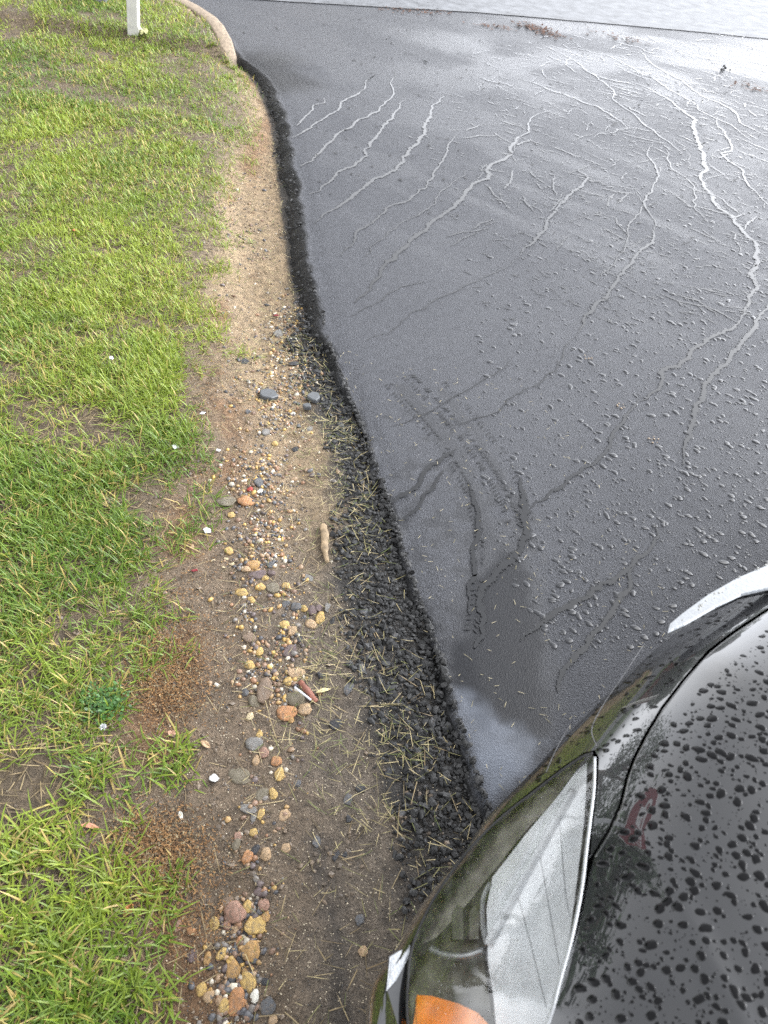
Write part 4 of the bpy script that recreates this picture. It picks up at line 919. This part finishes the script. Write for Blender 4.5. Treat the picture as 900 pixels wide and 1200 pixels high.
cx0 = to_xy(0.02, HALF)
car = empty('black_car', (0, 0, 0)); tag(car, 'black car with rain beads on its bonnet and a clear headlamp', 'car')
GAP = [(912, 708), (862, 741), (832, 764), (803, 797), (777, 831), (759, 861), (745, 888), (736, 912), (728, 945), (714, 975), (697, 1003)]
HLIN = [(697, 1003), (691, 1030), (684, 1065), (676, 1100), (663, 1145), (648, 1190), (630, 1240)]
LENS = [(693, 883), (698, 890), (696, 925), (690, 975), (682, 1040), (670, 1100), (655, 1155), (641, 1205), (618, 1262), (545, 1290), (486, 1262), (479, 1200), (478, 1160), (481, 1122), (491, 1089), (512, 1048), (547, 999), (583, 962), (622, 931), (660, 902), (684, 886)]
gapw = mpoly(GAP); hlw = mpoly(HLIN)
sG, wG = to_sw(gapw[:, 0], gapw[:, 1])
g0 = np.array([to_xy(1.42, .075), to_xy(1.2, .072)])
right_edge = np.vstack([g0, gapw, hlw[1:], [to_xy(.21, .42), to_xy(.165, .62), to_xy(.15, .9)]])
# push the bonnet edge a few millimetres in from the gap line
hood_poly = np.vstack([right_edge, mirror(right_edge[:-1]), ])
rear = np.array([to_xy(s, w) for s, w in ((1.47, 1.55), (1.5, 1.2), (1.505, .9), (1.5, .6), (1.47, .25))])
hood_poly = np.vstack([hood_poly, rear])
fine = (np.array([.24, .12]), np.array([.72, .82]))
bonnet = panel('bonnet', hood_poly, M['paint'], car, 0, .0085, None, .012, fine=fine)
# wing between the bonnet gap, the lamp and the silhouette
def shift(P, k): 
    P = np.array(P, float); t = np.gradient(P, axis=0); t /= np.linalg.norm(t, axis=1)[:, None]; return P+np.stack([-t[:, 1], t[:, 0]], -1)*k
outer = OUTL[(OUTL[:, 0] > .31) & (OUTL[:, 0] < 1.42) & (OUTL[:, 1] < .4)]
ow = np.stack(to_xy(outer[:, 0], outer[:, 1]+.0005), -1)
lens_out = mpoly([(552, 994), (583, 958), (622, 927), (660, 898), (684, 882), (697, 879), (702, 888), (700, 925), (694, 975), (692, 1000)])
gs = mpoly([(a-3.2, b-1.5) for a, b in GAP[::-1]])
wing_poly = np.vstack([ow, [to_xy(1.42, .068), to_xy(1.2, .065)][:2], gs[::-1], lens_out[::-1]])
wing = panel('wing', wing_poly, M['paint'], car, 0, .0085, None, .012)
wing_poly2 = mirror(wing_poly); panel('wing', wing_poly2, M['paint'], car, 0, .03)
# body shell: sides dropping from the outline to the sill, all round
def skirt_ring(name, m, levels, parent, dz=0.0):
    V = []; n = len(OUTL)
    t = np.roll(OUTL, -1, 0)-np.roll(OUTL, 1, 0); nr = np.stack([-t[:, 1], t[:, 0]], -1); nr /= np.linalg.norm(nr, axis=1)[:, None]
    # outward = away from centre
    cc = np.array([2.2, .9]); sg = np.sign(np.sum(nr*(OUTL-cc), 1)); sg[sg == 0] = 1; nr *= (1 if sg.mean() > 0 else -1)
    z0 = Hsw(OUTL[:, 0], OUTL[:, 1])+dz; z0 = np.where(OUTL[:, 0] > 1.4, np.maximum(z0, .74), z0)
    for (o_, kz) in levels:
        for i in range(n):
            x_, y_ = to_xy(OUTL[i, 0]+nr[i, 0]*o_, OUTL[i, 1]+nr[i, 1]*o_); V.append((x_, y_, z0[i]*(1-kz)+.2*kz))
    Fc = []
    for k in range(len(levels)-1):
        for i in range(n):
            j = (i+1) % n; Fc.append((k*n+i, k*n+j, (k+1)*n+j, (k+1)*n+i))
    me = bpy.data.meshes.new(name); me.from_pydata(V, [], Fc)
    bm = bmesh.new(); bm.from_mesh(me); bmesh.ops.recalc_face_normals(bm, faces=bm.faces[:]); bm.to_mesh(me); bm.free(); me.shade_smooth()
    return link(name, me, m, parent)
skirt_ring('body_side', M['paint'], [(-.0, 0.0), (.004, .02), (.009, .06), (.014, .14), (.016, .4), (.0, .8), (-.03, 1.0)], car)
# inner liner below the panels so the gaps read black
lin = np.stack(to_xy(OUTL[(OUTL[:, 0] < 1.6), 0], OUTL[(OUTL[:, 0] < 1.6), 1]), -1)
ctr = np.array(to_xy(1.0, .9)); lin = ctr+(lin-ctr)*.985
panel('liner', lin, M['dark'], car, -.085, .05)
# front cover between the lamps
mid = [to_xy(*p) for p in ((.035, .9), (.045, .7), (.08, .46))]
fr_ = OUTL[(OUTL[:, 0] < .235) & (OUTL[:, 1] < .9005)]; fr_ = np.stack(to_xy(fr_[:, 0]+.004, fr_[:, 1]), -1)
cover = np.vstack([fr_, mpoly([(486, 1266), (545, 1294), (622, 1266)]), [to_xy(.205, .42), to_xy(.158, .62), to_xy(.143, .9)]])
panel('front_cover', cover, M['paint'], car, -.004, .02); panel('front_cover', mirror(cover), M['paint'], car, -.004, .02)
# roof, glass and tail
cz = lambda s: np.interp(s, [1.38, 1.45, 2.05, 2.35, 2.8, 3.2, 3.9, 4.1, 4.42, 4.5], [.90, .925, 1.33, 1.40, 1.42, 1.39, 1.06, 1.0, .95, .86])
ss = np.concatenate([np.linspace(1.39, 4.5, 60)]); V = []; uu = np.linspace(0, 1, 41)
for s in ss:
    h_ = hs[hs[:, 0] > .9]; w0 = float(np.interp(s, h_[:, 0], h_[:, 1]))
    sh = float(np.interp(s, [1.3, 4.2, 4.5], [.86, .92, .8]))
    for u_ in uu:
        w = w0+(2*HALF-2*w0)*u_; di = min(w-w0, 2*HALF-w0-w); zz = .75+(sh-.75)*float(sst(0, .06, di)); zz += max(0, cz(s)-sh)*float(sst(.04, .30, di))**.8 if cz(s) > sh else 0
        V.append((*to_xy(s, w), zz))
V = np.array(V); me = npmesh('cabin', V, grid_faces(len(ss), len(uu))); me.shade_smooth(); link('cabin', me, M['paint'], car)
def glass(name, s0, s1, u0, u1):
    ii = [i for i, s in enumerate(ss) if s0 <= s <= s1]; jj = [j for j, u_ in enumerate(uu) if u0 <= u_ <= u1]
    P = np.array([V[i*len(uu)+j]+np.array([0, 0, .004]) for i in ii for j in jj]); m_ = npmesh(name, P, grid_faces(len(ii), len(jj))); m_.shade_smooth(); return link(name, m_, M['glass'], car)
glass('windscreen', 1.5, 2.0, .13, .87); glass('rear_window', 3.3, 3.85, .15, .85)
for (u0, u1) in ((.045, .12), (.88, .955)): glass('side_window', 2.1, 3.2, u0, u1)
# wheels
for s, w in ((.93, .10), (.93, 1.70), (3.55, .10), (3.55, 1.70)):
    x_, y_ = to_xy(s, w); gz = 0.0
    ax = Vector((cn_[0], cn_[1], 0)); out_ = ax if w < .9 else -ax
    Mx = Matrix.Translation((x_, y_, gz+.325)) @ out_.to_track_quat('Z', 'X').to_matrix().to_4x4()
    prof = [(.20, -.1), (.29, -.105), (.32, -.085), (.326, -.03), (.326, .03), (.32, .085), (.29, .105), (.215, .10), (.20, .07)]
    def lathe(prof, nseg=36):
        V_ = []; F_ = []
        for i in range(nseg):
            a = i*6.2832/nseg
            for r_, z_ in prof: V_.append(tuple(Mx @ Vector((r_*math.cos(a), r_*math.sin(a), z_))))
        k = len(prof)
        for i in range(nseg):
            for j in range(k-1): F_.append((i*k+j, ((i+1) % nseg)*k+j, ((i+1) % nseg)*k+j+1, i*k+j+1))
        m_ = bpy.data.meshes.new('lathe'); m_.from_pydata(V_, [], F_); m_.shade_smooth(); return m_
    wh = link('wheel', lathe(prof), M['rubber'], car); link('rim', lathe([(.0, .06), (.06, .065), (.07, .05), (.17, .055), (.19, .07), (.2, .07), (.2, -.06)]), M['metal'], wh)

# --- headlamp: lens, silver reflector, olive housing, amber marker
lamp = panel('headlamp_lens', mpoly(LENS), M['lens'], car, .0, .008, None, 0)
hous = panel('lamp_housing', mpoly([(a+(2 if a < 600 else -2), b) for a, b in LENS], -.05), M['smoke'], lamp, -.05, .012)
REF = [(688, 893), (687, 925), (677, 1025), (664, 1122), (646, 1200), (628, 1275), (584, 1275), (581, 1200), (572, 1130), (570, 1065), (577, 1028), (615, 979), (650, 938), (676, 903)]
panel('reflector', mpoly(REF, -.022), M['silver'], lamp, -.022, .008, None, .02)
panel('bezel', mpoly([(690, 889), (672, 904), (650, 938), (612, 978), (574, 1026), (545, 1062), (512, 1098), (492, 1108), (497, 1090), (517, 1052), (552, 1003), (588, 966), (626, 935), (664, 906)], -.03), M['bezel'], lamp, -.03, .008, None, .01)
panel('amber_marker', mpoly([(489, 1166), (505, 1167), (537, 1176), (560, 1187), (574, 1202), (578, 1275), (487, 1275), (483, 1210)], -.016), M['amber'], lamp, -.016, .008, None, .02)
def ltube(name, pts, rad, dz, m):
    P = smooth_line([march(a, b, dz) for a, b in pts], 5); z = Hxy(P[:, 0], P[:, 1])+dz; link(name, tube_mesh(np.column_stack([P, z]), rad, 7), m, lamp)
ltube('reflector_ridge', [(672, 926), (640, 982), (605, 1045), (572, 1108)], .0055, -.019, M['silver'])
for q in ([(655, 960), (662, 1040), (668, 1075)], [(632, 1000), (648, 1090), (655, 1130)], [(606, 1050), (630, 1140), (640, 1180)]): ltube('reflector_rib', q, .0004, -.0214, M['metal'])
ltube('bulb_ring', [(506, 1112), (522, 1119), (545, 1121), (568, 1114)], .005, -.024, M['metal'])
ltube('bulb_ring', [(571, 1108), (566, 1085), (566, 1055), (574, 1035)], .0035, -.02, M['metal'])
for q in ([(530, 1101), (530, 1070), (535, 1060), (542, 1063), (543, 1101)], [(550, 1101), (550, 1068), (556, 1062), (561, 1070), (561, 1101)]): panel('bulb_cover', mpoly(q, -.024), M['bulbglass'], lamp, -.024, .006, None, .01)
edge_tube([(697, 888), (696, 925), (690, 975), (682, 1040), (670, 1100), (655, 1155), (641, 1205), (622, 1255)], .0024, .0, 'lamp_rim', M['metal'], lamp)
edge_tube([(695, 883), (684, 886), (660, 902), (622, 931), (583, 962), (547, 999), (512, 1048), (491, 1089), (481, 1122), (478, 1160), (479, 1205), (486, 1258)], .0022, -.001, 'lamp_seal', M['dark'], lamp)
# mirrored lamp on the far side
l2 = panel('headlamp_lens', mirror(mpoly(LENS)), M['lens'], car, 0, .03); panel('lamp_housing', mirror(mpoly(REF)), M['silver'], l2, -.03, .03)
# rounded rims along the shut lines, which catch the light
edge_tube([(a+1.5, b+1) for a, b in GAP], .0013, -.0012, 'bonnet_edge', M['paint'], car)
edge_tube([(757, 752), (735, 785), (712, 818), (700, 838), (694, 852), (694, 862), (699, 874)], .0007, .0001, 'panel_seam', M['seam'], car, 5)
edge_tube([(668, 850), (655, 872), (645, 893), (640, 905)], .0007, .0001, 'panel_seam', M['seam'], car, 5)
# added metal ledges that imitate sky reflections on the wing and front corner
def ledge(name, pts, zf, th, m, parent):
    P3 = dens([gp(a, b, zf(a, b)) for a, b in pts], .01); P = P3[:, :2]; zz = P3[:, 2]
    bm = bmesh.new(); vs = [bm.verts.new((p[0], p[1], z_)) for p, z_ in zip(P, zz)]; f = bm.faces.new(vs)
    q = bmesh.ops.extrude_face_region(bm, geom=[f]); bmesh.ops.translate(bm, vec=(0, 0, -th), verts=[v for v in q['geom'] if isinstance(v, bmesh.types.BMVert)])
    bmesh.ops.recalc_face_normals(bm, faces=bm.faces[:]); bmesh.ops.bevel(bm, geom=[e for e in bm.edges if abs(e.verts[0].co.z-e.verts[1].co.z) < th*.5 and len(e.link_faces) == 2], offset=.0025, segments=2, affect='EDGES')
    return bm_obj(name, bm, m, parent, False)
ledge('arch_sky_glint', [(783, 741), (786, 730), (800, 718), (830, 696), (865, 676), (905, 659), (960, 640), (1000, 660), (960, 672), (905, 689), (870, 697), (840, 711), (805, 731)], lambda a, b: .744+.034*min(max((a-785)/115, 0), 1.6), .014, M['sky_glint'], car)
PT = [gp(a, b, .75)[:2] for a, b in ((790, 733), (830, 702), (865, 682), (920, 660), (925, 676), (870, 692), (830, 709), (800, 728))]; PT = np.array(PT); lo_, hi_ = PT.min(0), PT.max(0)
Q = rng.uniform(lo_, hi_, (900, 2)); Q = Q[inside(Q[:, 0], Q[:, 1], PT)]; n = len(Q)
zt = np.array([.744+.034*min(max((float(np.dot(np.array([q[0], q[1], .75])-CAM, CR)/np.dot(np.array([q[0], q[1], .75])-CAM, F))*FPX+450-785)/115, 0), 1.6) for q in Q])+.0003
arch_glint = [o for o in car.children if o.name.startswith('arch_sky_glint')][0]
bead_mesh(n, Q[:, 0], Q[:, 1], zt, .0006+.0026*rng.random(n)**2, rng.uniform(1, 1.7, n), rng.uniform(0, 3.1, n), rng.uniform(.25, .4, n), None, 10, 'rain_beads', M['lensbead'], None, arch_glint, .25)
ledge('corner_sky_glint', [(457, 1121), (481, 1106), (480, 1120), (464, 1149), (453, 1161)], lambda a, b: .50, .006, M['sky_glint'], car)  # added piece, imitates the sky mirrored in the bumper corner
ledge('lower_corner', [(441, 1205), (447, 1178), (452, 1160), (456, 1120), (483, 1104), (486, 1120), (482, 1160), (480, 1240), (440, 1240)], lambda a, b: .493, .03, M['paint'], car)
# --- rain beads on the paint and the lens
def sample(poly_px, n, rlo, rhi, pw):
    PW = np.array([march(a, b) for a, b in poly_px]); lo, hi = PW.min(0), PW.max(0); out = []
    A_ = rng.uniform(lo, hi, (n, 2)); return A_[inside(A_[:, 0], A_[:, 1], PW)]
def spaced(P, r):
    keep = []; cell = {}
    for i in np.argsort(-r):
        k = (int(P[i, 0]/.02), int(P[i, 1]/.02)); bad = False
        for a in (-1, 0, 1):
            for b in (-1, 0, 1):
                for j in cell.get((k[0]+a, k[1]+b), ()):
                    if np.hypot(*(P[i]-P[j])) < (r[i]+r[j])*.95: bad = True
        if not bad: keep.append(i); cell.setdefault(k, []).append(i)
    return np.array(keep)
P = sample([(905, 735), (830, 800), (770, 870), (745, 910), (705, 1010), (690, 1080), (660, 1200), (640, 1290), (960, 1290), (960, 735)], 5200, 0, 0, 1); n = len(P)
r = .0006+.0046*rng.random(n)**3.4; k = spaced(P, r); P, r = P[k], r[k]; n = len(P)
bead_mesh(n, P[:, 0], P[:, 1], None, r, rng.uniform(1, 1.5, n), rng.uniform(0, 3.14, n), rng.uniform(.2, .3, n), Hxy, 16, 'rain_beads', M['hoodbead'], None, bonnet, .2)
P = sample([(905, 692), (840, 715), (760, 770), (700, 825), (650, 875), (605, 925), (640, 915), (690, 870), (715, 900), (760, 840), (830, 755), (905, 705)], 1500, 0, 0, 1); n = len(P)
r = .0007+.003*rng.random(n)**3; k = spaced(P, r); P, r = P[k], r[k]; n = len(P)
bead_mesh(n, P[:, 0], P[:, 1], None, r, rng.uniform(1, 1.7, n), rng.uniform(0, 3.14, n), rng.uniform(.18, .28, n), Hxy, 11, 'rain_beads', M['hoodbead'], None, wing, .35)
P = sample([(695, 890), (680, 1000), (660, 1120), (630, 1240), (500, 1240), (490, 1110), (550, 1010), (620, 940)], 260, 0, 0, 1); n = len(P)
r = .0006+.0014*rng.random(n)**2
bead_mesh(n, P[:, 0], P[:, 1], None, r, rng.uniform(1, 1.5, n), rng.uniform(0, 3.14, n), rng.uniform(.3, .45, n), Hxy, 9, 'rain_beads', M['lens'], None, lamp, .3)
STOP = (-1.76, 2.5, R(44))
# ------------------------------------------------------------------ what the bonnet mirrors: trees, a stop sign and a house along the street
def leafy(name, h, cw, seed, n=5200):
    r_ = np.random.default_rng(seed)
    k = 46; cen = r_.normal(0, 1, (k, 3)); cen /= np.linalg.norm(cen, axis=1)[:, None]; cen *= r_.uniform(.35, 1, (k, 1))**.5
    cen = cen*np.array([cw, cw, h*.36])*.82+np.array([0, 0, h*.62])
    ci = r_.integers(0, k, n); p = cen[ci]+r_.normal(0, 1, (n, 3))*np.array([cw, cw, h*.3])*.17
    u = r_.normal(0, 1, (n, 3)); u /= np.linalg.norm(u, axis=1)[:, None]; v = np.cross(u, r_.normal(0, 1, (n, 3))); v /= np.linalg.norm(v, axis=1)[:, None]
    s = r_.uniform(.09, .2, (n, 1)); V = np.stack([p-u*s, p+v*s*.5, p+u*s, p-v*s*.5], 1).reshape(-1, 3)
    cc = np.array((.028, .055, .017))*r_.uniform(.5, 1.7, (n, 1)); cc = np.repeat(cc, 4, 0)
    return npmesh(name, V, np.arange(4*n).reshape(-1, 4), cc), cen
def make_tree(x, y, h, cw, seed, label):
    o = empty('tree', (x, y, float(terr(x, y))-.1)); tag(o, label, 'tree', 'trees mirrored in the car')
    me, cen = leafy('crown', h, cw, seed); 
    link('crown', me, M['leaf'], o)
    bm = bmesh.new(); r_ = random.Random(seed)
    t = tube_mesh([(0, 0, 0), (.06, .02, h*.2), (.0, .08, h*.45), (.05, 0, h*.8)], [h*.035, h*.026, h*.018, h*.005], 9); tr = link('trunk', t, M['bark'], o)
    for i in range(0, 14):
        c = cen[i*3]; z0 = h*r_.uniform(.25, .55); link('branch', tube_mesh([(0.02, .03, z0), tuple((np.array([0, 0, z0])+c)/2+np.array([0, 0, .2])), tuple(c)], [h*.012, h*.008, h*.003], 6), M['bark'], tr)
    return o
make_tree(-8.4, 6.0, 8.5, 3.0, 1, 'broad dark green tree on the lawn, nearest the driveway')
make_tree(-15.5, 20.5, 13, 4.4, 2, 'tall dark green tree across the street, biggest there')
make_tree(-7.5, 21, 5.0, 2.6, 3, 'low round tree across the street before the house')
make_tree(-2.0, 21, 4.6, 2.3, 4, 'smallest tree across the street, beyond the driveway mouth')
make_tree(-20, 12, 11, 4, 5, 'big dark tree far back on the lawn')
def stop_sign(x, y, face):
    o = empty('stop_sign', (x, y, float(terr(x, y))-.05), face); tag(o, 'red octagonal stop sign on a grey metal post', 'sign')
    bm = bmesh.new(); box(bm, -.03, -.012, 0, .03, .012, 2.9, .004); bm_obj('pole', bm, M['metal'], o, False)
    def octo(rad, y0, y1):
        b = bmesh.new(); vs = [b.verts.new((rad*math.cos(R(22.5+45*i)), y0, 2.5+rad*math.sin(R(22.5+45*i)))) for i in range(8)]; f = b.faces.new(vs)
        q = bmesh.ops.extrude_face_region(b, geom=[f]); bmesh.ops.translate(b, vec=(0, y1-y0, 0), verts=[v for v in q['geom'] if isinstance(v, bmesh.types.BMVert)]); bmesh.ops.recalc_face_normals(b, faces=b.faces[:]); return b
    pl = bm_obj('border', octo(.36, -.020, -.014), M['signwhite'], o, False); bm_obj('face', octo(.338, -.024, -.0205), M['red'], o, False)
    cu = bpy.data.curves.new('lettering', 'FONT'); cu.body = 'STOP'; cu.size = .32; cu.align_x = 'CENTER'; cu.align_y = 'CENTER'; cu.extrude = .001; cu.offset = .006
    t = bpy.data.objects.new('lettering', cu); C.objects.link(t); t.parent = o; t.location = (0, -.026, 2.5); t.rotation_euler = (R(90), 0, 0); t.scale = (.62, 1, 1); cu.materials.append(M['signwhite'])
    bpy.context.view_layer.update(); me_ = bpy.data.meshes.new_from_object(t.evaluated_get(bpy.context.evaluated_depsgraph_get())); t2 = link('lettering', me_, M['signwhite'], o); t2.location = t.location; t2.rotation_euler = t.rotation_euler; t2.scale = t.scale; bpy.data.objects.remove(t)
    return o
stop_sign(*STOP)
def house(x, y, rz):
    o = empty('house', (x, y, float(terr(x, y))), rz); tag(o, 'brick and white sided house across the street with grey roof', 'house')
    bm = bmesh.new(); box(bm, -5, -3.5, -.3, 5, 3.5, 2.6); bm_obj('wall', bm, M['brick'], o, False)
    bm = bmesh.new(); box(bm, -5.05, -3.55, 2.605, 5.05, 3.55, 4.6); bm_obj('siding', bm, M['siding'], o, False)
    bm = bmesh.new(); vs = [bm.verts.new(v) for v in ((-5.5, -4, 4.605), (5.5, -4, 4.605), (5.5, 4, 4.605), (-5.5, 4, 4.605), (-5.5, 0, 6.4), (5.5, 0, 6.4))]
    for f in ((0, 1, 5, 4), (2, 3, 4, 5), (0, 4, 3), (1, 2, 5), (0, 3, 2, 1)): bm.faces.new([vs[i] for i in f])
    bm_obj('roof', bm, M['roof'], o, False)
    for wx in (-3.2, 0, 3.2):
        for wz in (.9, 3.0):
            if wx == 0 and wz < 2: continue
            bm = bmesh.new(); box(bm, wx-.6, -3.62, wz, wx+.6, -3.56, wz+1.3, .01); w_ = bm_obj('window', bm, M['white'], o, False)
            bm = bmesh.new(); box(bm, wx-.52, -3.64, wz+.08, wx+.52, -3.622, wz+1.22); bm_obj('pane', bm, M['glass'], w_, False)
    bm = bmesh.new(); box(bm, -.5, -3.58, -.25, .5, -3.51, 2.1, .01); bm_obj('door', bm, M['white'], o, False)
house(-7, 29, R(8))

# ------------------------------------------------------------------ light, sky, camera
W = bpy.data.worlds.new('World'); S.world = W; W.use_nodes = True; nt = W.node_tree
bg = nt.nodes['Background']; sky = nt.nodes.new('ShaderNodeTexSky'); sky.sky_type = 'NISHITA'; sky.sun_disc = False
SUN_EL, SUN_AZ = R(43), R(70)
sky.sun_elevation = SUN_EL; sky.sun_rotation = SUN_AZ; sky.dust_density = 3.0; sky.air_density = 1.2
bw_ = nt.nodes.new('ShaderNodeRGBToBW'); nt.links.new(sky.outputs[0], bw_.inputs[0])
tc = nt.nodes.new('ShaderNodeTexCoord'); cn = nt.nodes.new('ShaderNodeTexNoise'); cn.inputs['Scale'].default_value = 2.2; cn.inputs['Detail'].default_value = 6
nt.links.new(tc.outputs['Generated'], cn.inputs['Vector'])
rp = nt.nodes.new('ShaderNodeValToRGB'); rp.color_ramp.elements[0].position = .3; rp.color_ramp.elements[0].color = (.83, .865, .935, 1); rp.color_ramp.elements[1].position = .7; rp.color_ramp.elements[1].color = (1.04, 1.055, 1.085, 1)
nt.links.new(cn.outputs[0], rp.inputs[0])
mu = nt.nodes.new('ShaderNodeMix'); mu.data_type = 'RGBA'; mu.blend_type = 'MULTIPLY'; mu.inputs[0].default_value = 1
nt.links.new(bw_.outputs[0], mu.inputs[6]); nt.links.new(rp.outputs[0], mu.inputs[7]); sx = nt.nodes.new('ShaderNodeSeparateXYZ'); nt.links.new(tc.outputs['Generated'], sx.inputs[0])
hz = nt.nodes.new('ShaderNodeValToRGB'); e_ = hz.color_ramp.elements; hz.color_ramp.interpolation = 'EASE'; e_[0].position = 0; e_[0].color = (2.3, 2.3, 2.3, 1); e_[1].position = .75; e_[1].color = (.95, .95, .95, 1); nt.links.new(sx.outputs[2], hz.inputs[0])
mh = nt.nodes.new('ShaderNodeMix'); mh.data_type = 'RGBA'; mh.blend_type = 'MULTIPLY'; mh.inputs[0].default_value = 1
nt.links.new(mu.outputs[2], mh.inputs[6]); nt.links.new(hz.outputs[0], mh.inputs[7]); nt.links.new(mh.outputs[2], bg.inputs[0]); bg.inputs[1].default_value = .15
sl = bpy.data.lights.new('sun', 'SUN'); sl.energy = 0.6; sl.angle = R(60); sl.color = (1, .97, .93); so = bpy.data.objects.new('sun', sl); C.objects.link(so)
dirv = Vector((math.sin(SUN_AZ)*math.cos(SUN_EL), math.cos(SUN_AZ)*math.cos(SUN_EL), math.sin(SUN_EL))); so.rotation_euler = dirv.to_track_quat('Z', 'Y').to_euler()
cd = bpy.data.cameras.new('camera'); co_ = bpy.data.objects.new('camera', cd); C.objects.link(co_)
cd.sensor_fit = 'VERTICAL'; cd.sensor_height = 36; cd.sensor_width = 27; cd.lens = 27; cd.clip_start = .02; cd.clip_end = 2000
co_.matrix_world = Matrix(((CR[0], CU[0], -F[0], CAM[0]), (CR[1], CU[1], -F[1], CAM[1]), (CR[2], CU[2], -F[2], CAM[2]), (0, 0, 0, 1)))
cd.dof.use_dof = True; cd.dof.focus_distance = 2.3; cd.dof.aperture_fstop = 7.0
S.camera = co_
vs_ = S.view_settings; vs_.view_transform = 'Standard'; vs_.look = 'None'; vs_.gamma = 1; vs_.exposure = 2.15
S.cycles.use_denoising = False
